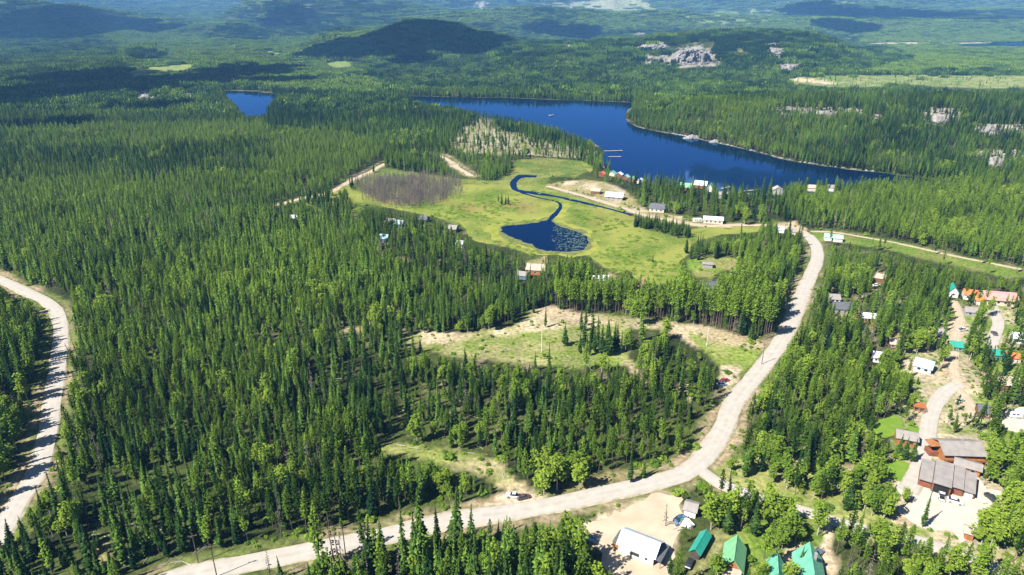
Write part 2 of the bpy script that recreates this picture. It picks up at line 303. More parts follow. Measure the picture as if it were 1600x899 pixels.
def gravel_material(name, a, b, track):
    """gravel with paler wheel tracks; t runs from -1 to 1 across the road"""
    m, t, out = newmat(name); n = t.nodes; p = n.new("ShaderNodeBsdfPrincipled"); p.inputs["Roughness"].default_value = .95; p.inputs["Specular IOR Level"].default_value = .1
    base = noise_mix(t, a, b, .35, 6, lo=.3, hi=.7)
    at = n.new("ShaderNodeAttribute"); at.attribute_name = "t"
    ab = n.new("ShaderNodeMath"); ab.operation = 'ABSOLUTE'; t.links.new(at.outputs["Fac"], ab.inputs[0])
    pp = n.new("ShaderNodeMath"); pp.operation = 'PINGPONG'; pp.inputs[1].default_value = .30; t.links.new(ab.outputs[0], pp.inputs[0])
    mr = n.new("ShaderNodeMapRange"); mr.inputs[1].default_value = .08; mr.inputs[2].default_value = .26; mr.inputs[4].default_value = .28; t.links.new(pp.outputs[0], mr.inputs[0])
    mx = n.new("ShaderNodeMix"); mx.data_type = 'RGBA'; mx.inputs[7].default_value = (*track, 1); t.links.new(mr.outputs[0], mx.inputs[0]); t.links.new(base, mx.inputs[6])
    er = n.new("ShaderNodeMapRange"); er.inputs[1].default_value = .72; er.inputs[2].default_value = 1.0; er.inputs[4].default_value = .9; t.links.new(ab.outputs[0], er.inputs[0])
    sh = noise_mix(t, (.36,.30,.21), (.17,.18,.07), .4, 4, lo=.45, hi=.6); m2 = n.new("ShaderNodeMix"); m2.data_type = 'RGBA'; t.links.new(er.outputs[0], m2.inputs[0]); t.links.new(mx.outputs[2], m2.inputs[6]); t.links.new(sh, m2.inputs[7])
    t.links.new(m2.outputs[2], p.inputs["Base Color"]); t.links.new(p.outputs[0], out.inputs[0]); return m
M['gravel'] = gravel_material("pale gravel", (.425,.395,.35), (.345,.32,.28), (.45,.425,.385))
M['dirt'] = mat("sandy dirt", (.48,.40,.295), (.40,.33,.235), .18, 1, detail=6)
M['dirtroad'] = gravel_material("dirt track", (.46,.38,.28), (.33,.27,.18), (.52,.45,.35))
M['paved'] = mat("packed grey gravel", (.48,.445,.385), (.42,.385,.325), .3, .95, detail=5)
M['lawn'] = mat("mown grass", (.11,.21,.018), (.16,.24,.035), .25, 1, spec=.05, detail=6)
M['rock'] = mat("pale granite", (.30,.288,.27), (.11,.105,.095), .14, .95, detail=6, bump=1.0)
def meadow_material():
    m, t, out = newmat("wet meadow"); n = t.nodes; p = n.new("ShaderNodeBsdfPrincipled"); p.inputs["Roughness"].default_value = 1; p.inputs["Specular IOR Level"].default_value = .05
    c1 = noise_mix(t, (.100,.152,.022), (.220,.240,.050), .030, 5, lo=.36, hi=.60)
    c2 = noise_mix(t, c1, (.21,.155,.060), .017, 6, lo=.53, hi=.68)
    c3 = noise_mix(t, c2, (.040,.080,.022), .14, 5, lo=.58, hi=.74)
    c4 = noise_mix(t, c3, (.29,.29,.085), .5, 5, lo=.54, hi=.78)
    t.links.new(c4, p.inputs["Base Color"])
    tc = n.new("ShaderNodeTexCoord"); x = n.new("ShaderNodeTexNoise"); x.inputs["Scale"].default_value = .5; x.inputs["Detail"].default_value = 5; t.links.new(tc.outputs["Object"], x.inputs["Vector"])
    bp = n.new("ShaderNodeBump"); bp.inputs["Distance"].default_value = .6; t.links.new(x.outputs["Fac"], bp.inputs["Height"]); t.links.new(bp.outputs[0], p.inputs["Normal"])
    t.links.new(p.outputs[0], out.inputs[0]); return m
M['meadow'] = meadow_material()
M['reed'] = mat("yellow sedge", (.28,.285,.055), (.17,.21,.035), .12, 1, spec=.05, detail=6)

# ------------------------------------------------------------------ mesh helpers
def mesh_obj(name, verts, faces, m, parent=None, label=None, category=None, group=None, kind=None, link=True):
    me = bpy.data.meshes.new(name); me.from_pydata([tuple(map(float, v)) for v in verts], [], [tuple(map(int, f)) for f in faces]); me.update()
    if m is not None:
        for x in (m if isinstance(m, (list, tuple)) else [m]): me.materials.append(x)
    o = bpy.data.objects.new(name, me)
    if link: C.objects.link(o)
    if parent is not None: o.parent = parent
    tag(o, label, category, group, kind); return o
def tag(o, label=None, category=None, group=None, kind=None):
    for k, v in (("label", label), ("category", category), ("group", group), ("kind", kind)):
        if v: o[k] = v
    return o
def empty(name, loc, rz, label, category, group=None):
    o = bpy.data.objects.new(name, None); C.objects.link(o); o.location = loc; o.rotation_euler = (0, 0, rz); o.empty_display_size = .5
    return tag(o, label, category, group)
def sheet(name, poly_px, z, m, rough=1.0, label=None, poly_w=None, step=3.0, drape=False):
    """a ground cover sheet with an uneven edge; flat, a few centimetres thick at the rim"""
    w = smooth_line(flat(*np.array(poly_px).T) if poly_w is None else poly_w, step, True)
    e = np.stack([fbm(w[:, 0] / 6, w[:, 1] / 6, 3) - .5, fbm(w[:, 0] / 6, w[:, 1] / 6, 9) - .5], 1) * 5 * rough; w = w + e
    n = len(w)
    zz = np.full(n, z) if not drape else hfun(w[:, 0], w[:, 1]) + z
    bm = bmesh.new(); top = [bm.verts.new((a, b, c)) for (a, b), c in zip(w, zz)]
    bm.faces.new(top); bmesh.ops.triangulate(bm, faces=bm.faces[:], ngon_method='BEAUTY')
    for f in bm.faces:
        f.normal_update()
        if f.normal.z < 0: f.normal_flip()
    low = [bm.verts.new((a, b, c - z - .05)) for (a, b), c in zip(w, zz)]
    for i in range(n): 
        try: bm.faces.new((top[i], low[i], low[(i + 1) % n], top[(i + 1) % n]))
        except ValueError: pass
    me = bpy.data.meshes.new(name); bm.to_mesh(me); bm.free(); me.materials.append(m)
    o = bpy.data.objects.new(name, me); C.objects.link(o); tag(o, label, None, None, "structure"); return o
def strip(name, line_px, width, z, m, label=None, edge=.5, w2=None, closed=False):
    p = smooth_line(ground(*np.array(line_px).T)[:, :2], 4.0)
    d = np.gradient(p, axis=0); d /= np.linalg.norm(d, axis=1)[:, None] + 1e-9; nrm = np.stack([-d[:, 1], d[:, 0]], 1)
    ts = np.array([-1, -.86, -.5, -.17, .17, .5, .86, 1.0]); V = []; T = []
    for i in range(len(p)):
        w = width if w2 is None else width + (w2 - width) * i / (len(p) - 1)
        jl = (vnoise(i * .35, 0, 41) - .5) * edge * 2 + (vnoise(i * 1.3, 5, 44) - .5) * edge; jr = (vnoise(i * .35, 9, 43) - .5) * edge * 2 + (vnoise(i * 1.3, 7, 46) - .5) * edge
        for t in ts:
            q = p[i] + nrm[i] * (t * w / 2 + (jl if t == -1 else jr if t == 1 else 0))
            V.append((q[0], q[1], z + (1 - t * t) * .10 - (.15 if abs(t) == 1 else 0))); T.append(t)
    k = len(ts); Fc = [(i * k + j, i * k + j + 1, (i + 1) * k + j + 1, (i + 1) * k + j) for i in range(len(p) - 1) for j in range(k - 1)]
    V = np.array(V); hz = hfun(V[:, 0], V[:, 1]); V[:, 2] += hz
    o = mesh_obj(name, V, [f[::-1] for f in Fc], m, kind="structure", label=label)
    a = o.data.attributes.new("t", 'FLOAT', 'POINT'); a.data.foreach_set("value", np.array(T, np.float32)); return o

# ------------------------------------------------------------------ the ground, one sheet to the far mountains
ROADLINES = [(MAIN_ROAD, 8.4), (LAKE_ROAD, 6.0), (LEFT_ROAD, 7.6), (SIDE_ROAD, 5.4), (CABIN_DRIVE, 6.5), (SETTLE_DRIVE, 4.4), (TRACK, 6.5), (TRAIL, 3.2), (UPPER_DRIVE, 6.0), (HILL_TRACK, 6.0)]
ROAD_W = [(smooth_line(flat(*np.array(l).T), 12), w) for l, w in ROADLINES]
def road_dist(x, y):
    r = np.full(np.shape(x), 1e9)
    m = y < 1100
    if m.any():
        rr = np.full(m.sum(), 1e9)
        for l, w in ROAD_W: rr = np.minimum(rr, dist_poly(x[m], y[m], l) - w / 2)
        r[m] = rr
    return r
def build_ground():
    rows = np.concatenate([np.arange(-400, 60, 40), np.arange(60, 760, 3.2), np.arange(760, 1500, 6), np.geomspace(1500, 20000, 210)])
    s = np.linspace(-1, 1, 561); s = np.sign(s) * np.abs(s) ** 1.05
    X = s[None, :] * (260 + 1.05 * np.clip(rows, 60, None))[:, None]; Y = np.repeat(rows[:, None], len(s), 1)
    x, y = X.ravel(), Y.ravel(); z = hfun(x, y)
    px, py, zc = project(x, y, z); px = np.nan_to_num(px, nan=-9999); py = np.nan_to_num(py, nan=-9999)
    n1 = fbm(x / 28, y / 28, 51); n2 = fbm(x / 7, y / 7, 57); n3 = fbm(x / 90, y / 90, 61)
    lo = np.array((.026,.036,.014)); hi = np.array((.070,.092,.024))
    col = lo + (hi - lo) * np.clip((n1 - .3) * 2.2, 0, 1)[:, None]
    wood = np.clip((n2 - .62) * 6, 0, 1)[:, None] * np.clip((n3 - .45) * 5, 0, 1)[:, None]; col = col * (1 - wood) + wood * np.array((.24,.19,.13))
    # far forest floor reads as canopy
    fr = sstep(2500, 4500, y)[:, None]; col = col * (1 - fr) + fr * (np.array((.060,.088,.026)) * (.5 + 1.0 * fbm(x / 300, y / 500, 71))[:, None])
    jx = (n2 - .5) * 5 * 190 / np.clip(zc, 120, 1e5) * 3.2; jy = (fbm(x / 7, y / 7, 77) - .5) * 3.2 * 190 / np.clip(zc, 120, 1e5) * 3
    jx = np.nan_to_num(jx); jy = np.nan_to_num(jy)
    def paint(poly, c, c2=None, soft=1.0, amount=1.0, thr=None):
        nonlocal col
        m = np.zeros(len(x))
        for k, (a, b) in enumerate(((0, 0), (.8, .5), (-.8, .5), (.5, -.8), (-.5, -.8))):
            m += inpoly(px + jx * soft + a * 3 * soft * 190 / np.clip(np.nan_to_num(zc, nan=1e5), 120, 1e5), py + jy * soft + b * 3 * soft * 190 / np.clip(np.nan_to_num(zc, nan=1e5), 120, 1e5), poly)
        m = m / 5 * amount
        if thr is not None: m = m * sstep(thr - .08, thr + .08, n1 * .6 + n2 * .4)
        cc = np.array(c)[None, :] * np.ones((len(x), 1))
        if c2 is not None: cc = cc + (np.array(c2) - np.array(c)) * sstep(.40, .60, n1 * .5 + n2 * .5)[:, None]
        col = col * (1 - m[:, None]) + cc * m[:, None]
    rd = road_dist(x, y)
    v = (1 - sstep(1.5, 5.5, rd + (n2 - .5) * 6)) * sstep(-1, .5, rd); vg = np.array((.13,.16,.045)) + (np.array((.30,.24,.15)) - np.array((.13,.16,.045))) * sstep(.42, .60, n1)[:, None]
    col = col * (1 - v[:, None]) + vg * v[:, None]
    D1, D2 = (.48,.39,.28), (.38,.30,.19); G1, G2 = (.11,.16,.03), (.20,.22,.06)
    paint(MEADOW, (.10,.15,.03), (.17,.19,.05), 1.3)
    paint(CLEAR_MID, (.25,.25,.10), (.15,.20,.04)); paint([(620,535),(660,515),(720,522),(800,511),(860,478),(985,500),(985,512),(900,508),(800,522),(700,535),(640,545)], D1, (.24,.23,.09), 1, .7)
    paint(CLEAR_TOP, (.40,.32,.21), (.27,.25,.12)); paint(CLEAR_ROAD, (.17,.22,.045), (.23,.24,.08)); paint([(1072,505),(1130,515),(1196,535),(1190,545),(1130,540),(1080,520)], D1, D2, 1, .8); paint([(1128,570),(1160,575),(1150,600),(1120,608)], D1, D2)
    paint(CLEAR_LOW, (.36,.31,.17), (.20,.23,.06)); paint(PULLOFF, D1, D2); paint(VERGE, (.12,.14,.035), (.24,.20,.10)); paint(YARD, D1, (.40,.31,.21), 1.6); paint(SHED_YARD, D1, (.20,.20,.08))
    paint(LAWN_HOUSE, (.14,.23,.025), (.19,.26,.045)); paint(CABIN_YARD, (.42,.36,.27), (.34,.29,.2), 1.3); paint(DRYGRASS, (.30,.27,.12), (.36,.31,.17))
    paint([(1100,740),(1200,690),(1300,720),(1400,760),(1450,850),(1400,850),(1300,810),(1200,780)], (.15,.235,.03), (.26,.27,.09), 1.5, .9)
    paint([(1130,760),(1250,800),(1300,815),(1300,899),(1140,899)], (.13,.20,.03), (.20,.22,.06), 1.5, .85)
    paint([(1400,560),(1480,480),(1610,470),(1610,899),(1450,860),(1380,780),(1400,650)], (.15,.22,.035), (.40,.34,.23), 1.5, .85)
    paint([(1180,420),(1290,380),(1400,400),(1500,470),(1400,560),(1290,490)], (.07,.10,.03), (.26,.22,.13), 1.5, .6)
    for q in (SAND_A, SAND_B, SAND_C, DRIVE_B, DRIVE_C, RIGHT_DIRT, RV_PAD, MID_DIRT, MID_DIRT_B, MID_DIRT_C): paint(q, D1, D2, 1.2)
    paint(GREENWAY, (.12,.18,.03), (.19,.20,.06)); paint(LAWN_MEADOW, (.14,.22,.03), (.22,.23,.07)); paint(LAKE_DIRT, (.42,.35,.25), (.24,.22,.09)); paint(SANDY_HILL, (.34,.30,.20), (.19,.19,.09), 1.5)
    for q in SPARSE_DIRT: paint(q, (.38,.30,.19), (.22,.20,.08), 1.2)
    paint(FIELD_A, (.17,.23,.06), (.24,.27,.08), 1.8); paint([(186,124),(310,112),(312,122),(200,127)], (.10,.20,.05), None, .5); paint(FIELD_B, (.17,.23,.06), None, 1.6); [paint(q, (.19,.25,.06), (.14,.20,.04), 1.4) for q in (FIELD_D, FIELD_E, FIELD_F, FIELD_G)]; paint(FIELD_C, (.13,.19,.03))
    paint(CUT_FAR, (.34,.32,.20), (.22,.26,.10), .3); paint(CUT_RIGHT, (.25,.27,.10), (.12,.18,.045), 2.2); paint(CUT_FAR2, (.13,.20,.06), (.18,.24,.08), .3); paint(CUT_FAR3, (.16,.24,.06), None, .3); paint(CUT_FAR4, (.13,.19,.05), None, .3)
    paint(BEACH_FAR, (.50,.44,.34), None, .2)
    paint([(1228,122),(1245,121),(1290,127),(1310,131),(1290,132),(1240,126)], (.48,.40,.26), None, .3)
    # bare rock among the trees on the far hills
    rk = [(1060,72,1112,100),(985,52,1010,60),(1000,66,1045,80),(905,60,930,68),(880,70,905,76),(1195,68,1225,95),(1215,100,1250,112),(285,146,305,160),(215,140,240,160),(740,2,765,14),(935,18,980,28),(1200,5,1230,20),(470,10,490,22),
          (1210,168,1350,185),(1440,170,1500,195),(1520,195,1600,215),(1520,235,1600,262),(1360,180,1380,195),(300,150,306,158),(1000,85,1130,105),(1130,95,1200,110)]
    for a, b, c, d in rk:
        cxp, cyp, rx, ry = (a + c) / 2, (b + d) / 2, (c - a) / 2, (d - b) / 2
        paint([(cxp + rx * math.cos(t) * 1.15, cyp + ry * math.sin(t) * 1.15) for t in np.linspace(0, 6.28, 14)[:-1]], (.42,.39,.36), (.28,.26,.20), .8, 1, .47)
    dl = np.full(len(x), 99.0); m = (y > 500) & (y < 2600)
    dl[m] = np.minimum(dist_poly(x[m], y[m], lake_w[::2], True), dist_poly(x[m], y[m], plake_w[::2], True))
    sh = ((1 - sstep(1.0, 3.5, dl)) * sstep(.42, .58, n1))[:, None] * .7; col = col * (1 - sh) + sh * np.array((.33,.29,.20))
    nr, nc = X.shape
    me = bpy.data.meshes.new("ground")
    idx = np.arange(nr * nc).reshape(nr, nc); f = np.stack([idx[:-1, :-1], idx[:-1, 1:], idx[1:, 1:], idx[1:, :-1]], -1).reshape(-1, 4)
    me.vertices.add(len(x)); me.vertices.foreach_set("co", np.stack([x, y, z], 1).astype(np.float32).ravel())
    me.loops.add(f.size); me.loops.foreach_set("vertex_index", f.ravel().astype(np.int32)); me.polygons.add(len(f))
    me.polygons.foreach_set("loop_start", np.arange(0, f.size, 4, dtype=np.int32)); me.polygons.foreach_set("use_smooth", np.ones(len(f), bool)); me.update(calc_edges=True)
    ca = me.color_attributes.new("Col", 'FLOAT_COLOR', 'POINT'); ca.data.foreach_set("color", np.concatenate([col, np.ones((len(x), 1))], 1).astype(np.float32).ravel())
    me.materials.append(M['ground']); o = bpy.data.objects.new("ground", me); C.objects.link(o); tag(o, "forest floor and clearings running from below the camera to the far blue hills", None, None, "structure")
build_ground()
sheet("lake", LAKE, .10, M['lake'], .7, "deep blue lake bordered by dark forest", poly_w=lake_w, step=8)
sheet("lake_water", POND_LAKE, .10, M['lake'], .7, "small blue lake behind the dark forested hill", poly_w=plake_w, step=8)
sheet("lake_water", FAR_LAKE, 1.5, M['lake'], .3, "thin strip of far lake behind its pale beach", step=40, drape=True)
sheet("meadow", MEADOW, .05, M['meadow'], 1.3, "yellow green wet meadow around the pond")
sheet("sedge", REED, .10, M['reed'], 2.6, "ring of yellow sedge around the dark pond")
sheet("pond_margin", MUD, .13, mat("wet mud and reed", (.085,.100,.035), (.17,.19,.045), .25, .9, detail=6), 2.2, "dark muddy margin round the pond", step=2)
sheet("pond", POND, .19, M['pond'], 1.1, "dark blue pond in the wet meadow", step=2)
strip("stream", STREAM_BIG, 8.0, .16, M['pond'], "wide dark creek winding through the meadow toward the pond", edge=2.8, w2=3.0)
strip("stream", STREAM_SMALL, 2.2, .16, M['pond'], "narrow crooked creek that runs into the pond", edge=1.5, w2=4.0)
strip("gravel_road", MAIN_ROAD, 8.4, .16, M['gravel'], "pale main gravel road that sweeps from the bottom edge up to the lake")
strip("gravel_road", LEFT_ROAD, 7.3, .16, M['gravel'], "pale curving gravel road at the left edge, striped by tree shadows")
strip("gravel_road", LAKE_ROAD, 6.0, .13, M['dirtroad'], "sandy road along the meadow below the lakeside houses")
strip("gravel_road", SIDE_ROAD, 5.6, .12, M['gravel'], "grey side road branching off behind the trees")
strip("driveway", CABIN_DRIVE, 6.5, .14, M['gravel'], "pale driveway down to the log house and garages")
strip("driveway", SETTLE_DRIVE, 4.6, .11, M['dirtroad'], "sandy lane between the cabins near the right edge", edge=1.4)
strip("driveway", UPPER_DRIVE, 6.0, .12, M['gravel'], "pale driveway below the pink roofed house")
strip("dirt_track", TRACK, 6.2, .12, M['dirtroad'], "dirt track crossing the far end of the meadow")
strip("path", TRAIL, 3.2, .12, M['dirtroad'], "sandy path along the green strip beneath the pine slope")
strip("dirt_track", HILL_TRACK, 6.0, .3, M['dirtroad'], "rocky bare track on the slope above the meadow", edge=2)
sheet("dirt_yard", YARD, .05, M['dirt'], 1.6, "sandy yard in front of the white workshop")
sheet("gravel_pad", PAVED, .09, M['paved'], .4, "grey packed pad in front of the garages")
sheet("gravel_yard", CABIN_YARD, .05, M['paved'], 1.2, "pale gravel yard around the log house and garages")
for q, s in ((LAWN_A, "bright green lawn left of the garages"), (LAWN_B, "small green lawn beside the pergola"), (LAWN_C, "small green lawn behind the orange log cabin")): sheet("lawn", q, .07, M['lawn'], .5, s)
sheet("gravel_pad", RV_PAD, .06, M['paved'], .6, "pale parking pad with the white trailer")
# ------------------------------------------------------------------ trees: one model per kind and variant
class MB:
    def __init__(s): s.v = []; s.f = []; s.m = []; s.c = []
    def face(s, pts, mi=0, c=.5):
        b = len(s.v); s.v += [tuple(p) for p in pts]; s.f.append(tuple(range(b, b + len(pts)))); s.m.append(mi); s.c.append(c)
    def cone(s, z0, z1, r0, r1, n=6, mi=0, c=.5, x=0, y=0, x1=None, y1=None, cap=False):
        x1 = x if x1 is None else x1; y1 = y if y1 is None else y1
        b = len(s.v); a = [2 * math.pi * k / n for k in range(n)]
        s.v += [(x + r0 * math.cos(t), y + r0 * math.sin(t), z0) for t in a] + [(x1 + r1 * math.cos(t), y1 + r1 * math.sin(t), z1) for t in a]
        for k in range(n): s.f.append((b + k, b + (k + 1) % n, b + n + (k + 1) % n, b + n + k)); s.m.append(mi); s.c.append(c)
        if cap: s.f.append(tuple(b + n + k for k in range(n))); s.m.append(mi); s.c.append(c)
    def mesh(s, name, mats):
        me = bpy.data.meshes.new(name); me.from_pydata(s.v, [], s.f)
        for x in mats: me.materials.append(x)
        me.polygons.foreach_set("material_index", s.m)
        a = me.attributes.new("v", 'FLOAT', 'FACE'); a.data.foreach_set("value", np.clip(np.array(s.c, np.float32), 0, 1)); me.update(); return me
def branch(mb, R, z, ang, ln, droop, wid, c):
    ca, sa = math.cos(ang), math.sin(ang); px_, py_ = -sa, ca
    r0 = ln * .12; rm = ln * .62
    root = (ca * r0, sa * r0, z + .12 * ln); tip = (ca * ln, sa * ln, z - droop * ln)
    l = (ca * rm + px_ * wid, sa * rm + py_ * wid, z - droop * ln * .75 - .10); r = (ca * rm - px_ * wid, sa * rm - py_ * wid, z - droop * ln * .75 - .10); mid = (ca * rm, sa * rm, z - droop * ln * .35 + .10)
    mb.face((root, r, mid), 0, c); mb.face((root, mid, l), 0, c); mb.face((mid, r, tip), 0, c); mb.face((mid, tip, l), 0, c)
def spruce_crown(mb, H, R, z0, rnd, step=.62, nb=8, power=.85):
    z = z0; k = 0
    while z < H - .5:
        t = (z - z0) / (H - z0); r = R * (1 - t) ** power * (1 if t > .12 else .6 + 3.2 * t)
        n = max(4, int(nb * (0.5 + .5 * (1 - t)))); o = rnd.random() * 6.28
        for i in range(n):
            if rnd.random() < .08: continue
            ln = max(.25, r * rnd.uniform(.70, 1.25)); branch(mb, R, z + rnd.uniform(-.2, .2), o + 6.283 * i / n + rnd.uniform(-.25, .25), ln, rnd.uniform(.12, .42), ln * rnd.uniform(.26, .40) + .06, rnd.random())
        z += step * rnd.uniform(.8, 1.2) * (1 if t < .7 else .8)
    mb.cone(z0, H, R * .36, .02, 5, 0, .25); mb.cone(H - 1.0, H + .25, .16, .01, 4, 0, .8)  # first cone is a darker core, shade inside the crown put into its colour
def clump(mb, c, s, rnd, n=5, flat_=.6, tone=None):
    tone = rnd.random() if tone is None else tone; o = rnd.random() * 6.28
    ax = (rnd.uniform(-.35, .35), rnd.uniform(-.35, .35))
    for i in range(n):
        a = o + 6.283 * i / n; b = a + 6.283 / n * rnd.uniform(.7, 1.1); r1, r2 = s * rnd.uniform(.7, 1.2), s * rnd.uniform(.7, 1.2)
        zz = lambda r, t: c[2] - flat_ * s * rnd.uniform(.2, .8) + r * (ax[0] * math.cos(t) + ax[1] * math.sin(t))
        mb.face(((c[0], c[1], c[2] + .35 * s), (c[0] + r1 * math.cos(a), c[1] + r1 * math.sin(a), zz(r1, a)), (c[0] + r2 * math.cos(b), c[1] + r2 * math.sin(b), zz(r2, b))), 0, tone * .7 + .3 * rnd.random())
def pine_crown(mb, H, R, z0, rnd, n=80):
    for i in range(n):
        t = (i + rnd.random()) / n; z = z0 + (H - z0) * t
        r = R * (math.sin(math.pi * min(1, (t * .80 + .20))) ** .75) * (1.0 if t < .9 else .75); a = i * 2.4 + rnd.uniform(-.4, .4); q = r * rnd.uniform(.35, 1.1)
        clump(mb, (q * math.cos(a), q * math.sin(a), z + rnd.uniform(-.3, .3)), rnd.uniform(.36, .66) * (1 - .3 * t), rnd)
    clump(mb, (0, 0, H), .45, rnd); mb.cone(z0, H - .6, R * .30, .05, 5, 0, .25)  # the core cone is coloured darker as painted inner shade
def leaf_crown(mb, H, R, z0, rnd, n=130):
    lobes = [(rnd.uniform(-.45, .45) * R, rnd.uniform(-.45, .45) * R, z0 + (H - z0) * rnd.uniform(.22, .86), R * rnd.uniform(.45, .72)) for _ in range(7)]
    for i in range(n):
        lx, ly, lz, lr = lobes[i % 7]; a = rnd.random() * 6.28; u = rnd.uniform(-.75, 1); k = math.sqrt(1 - u * u) if abs(u) < 1 else 0
        q = lr * rnd.uniform(.75, 1.08); clump(mb, (lx + q * k * math.cos(a), ly + q * k * math.sin(a), lz + q * u * 1.25), rnd.uniform(.26, .48), rnd, 4, .5)
    for lx, ly, lz, lr in lobes: mb.cone(lz - lr * .8, lz + lr * .6, lr * .55, lr * .25, 5, 0, .2, lx, ly)  # dark cores paint the shade within each lobe
def trunk(mb, H, r, rnd, mi=0, dead=0):
    lx = rnd.uniform(-.15, .15); ly = rnd.uniform(-.15, .15)
    mb.cone(-.3, H * .5, r, r * .7, 6, mi, .5, 0, 0, lx, ly); mb.cone(H * .5, H, r * .7, r * .12, 5, mi, .5, lx, ly, 0, 0)
    for i in range(dead):
        z = H * rnd.uniform(.15, .9); a = rnd.random() * 6.28; ln = rnd.uniform(.5, 1.5) * (1.1 - z / H)
        ca, sa = math.cos(a), math.sin(a); mb.face(((0, 0, z), (ca * ln, sa * ln, z - .25 * ln - .04), (ca * ln * .9, sa * ln * .9, z - .25 * ln + .12)), mi, .5)
        mb.face(((0.03, 0, z + .06), (ca * ln - sa * .08, sa * ln + ca * .08, z - .3 * ln), (ca * ln + sa * .08, sa * ln - ca * .08, z - .3 * ln)), mi, .5)
def model(kind, i):
    rnd = random.Random(kind + str(i)); a = MB(); b = MB()
    if kind == 'spruce':
        H = 17; R = (1.75, 2.2, 1.45, 2.6)[i]; spruce_crown(a, H, R, 1.2 + i * .3, rnd, .66, 8); trunk(b, H - 1, .19, rnd, 0, 3)
    elif kind == 'pine':
        H = 17; z0 = (5.0, 7.0, 8.6)[i]; pine_crown(a, H, (1.75, 1.55, 1.6)[i], z0, rnd, 128 - i * 10); trunk(b, H - .5, .17, rnd, 0, 9 + i * 2)
    elif kind == 'leaf':
        H = 11; leaf_crown(a, H, (2.5, 1.9, 3.0)[i], (2.2, 3.2, 1.0)[i], rnd, 230); trunk(b, H - 2, .15, rnd, 0, 0)
        for k in range(5):
            an = k * 1.26; b.cone(3 + .7 * k, 5.5 + .7 * k, .07, .03, 4, 0, .5, 0, 0, 1.2 * math.cos(an), 1.2 * math.sin(an))
    elif kind == 'dead':
        H = 13; trunk(b, H, .17, rnd, 0, 0)
        for k in range(46):
            z = H * (.22 + .76 * rnd.random()); an = rnd.random() * 6.28; ln = rnd.uniform(.4, 1.5) * (1.12 - z / H) ; branch(a, 1, z, an, ln + .2, rnd.uniform(.1, .5), .07, rnd.random())
    fm = M[{'spruce': 'spruce', 'pine': 'pine', 'leaf': 'leaf', 'dead': 'dead'}[kind]]; bkm = M['palebark'] if kind == 'leaf' else M['dead'] if kind == 'dead' else M['bark']
    crown_me = a.mesh(kind + "_crown", [fm]); trunk_me = b.mesh(kind + "_trunk", [bkm])
    both = MB(); both.v = a.v + b.v; both.f = a.f + [tuple(q + len(a.v) for q in f) for f in b.f]; both.m = [0] * len(a.f) + [1] * len(b.f); both.c = a.c + b.c
    return H, crown_me, trunk_me, both.mesh(kind + "_tree", [fm, bkm])
KN = {'spruce': 4, 'pine': 3, 'leaf': 3, 'dead': 2}
MODELS = {k: [model(k, i) for i in range(n)] for k, n in KN.items()}
def lod_tree(mb, x, y, H, R, kind, rnd, sides=5):
    mi = 0 if kind == 'spruce' else 1 if kind == 'pine' else 2; c = rnd.random()
    if kind == 'spruce':
        prof = ((.08, .75), (.12, 1.0), (.45, .62), (.42, .80), (.72, .30), (.70, .45), (1.0, .02))
    elif kind == 'pine': prof = ((.34, .35), (.48, .95), (.66, 1.0), (.84, .72), (.96, .34), (1.0, .05))
    else: prof = ((.15, .5), (.35, 1.0), (.65, 1.05), (.88, .7), (1.0, .1))
    rings = []
    for h, r in prof:
        o = rnd.random() * 6.28
        rings.append([(x + R * r * rnd.uniform(.65, 1.3) * math.cos(o + 6.283 * k / sides), y + R * r * rnd.uniform(.65, 1.3) * math.sin(o + 6.283 * k / sides), H * h + rnd.uniform(-.04, .04) * H * (h < .98)) for k in range(sides)])
    for a, b in zip(rings, rings[1:]):
        for k in range(sides): mb.face((a[k], a[(k + 1) % sides], b[(k + 1) % sides], b[k]), mi, min(1, max(0, c * .6 + rnd.random() * .4)))
    if kind == 'pine': mb.cone(0, H * .5, .16, .12, 4, 3, .5, x, y)
def patch(name, size, n, mix, seed, Hm, Rm, sides=5, hv=.34):
    rnd = random.Random(seed); mb = MB(); pts = []
    g = max(1, int(math.sqrt(n))); st = size / g
    for i in range(g):
        for j in range(g):
            if rnd.random() < .07: continue
            x = (i + .5 + rnd.uniform(-.45, .45)) * st - size / 2; y = (j + .5 + rnd.uniform(-.45, .45)) * st - size / 2
            k = rnd.choices(('spruce', 'pine', 'leaf'), mix)[0]; s = rnd.uniform(1 - hv, 1 + hv)
            lod_tree(mb, x, y, Hm * s * (.75 if k == 'leaf' else 1), Rm * rnd.uniform(.8, 1.25) * (1.3 if k == 'leaf' else 1), k, rnd, sides)
    return mb.mesh(name, [M['spruce'], M['pine'], M['leaf'], M['bark']])
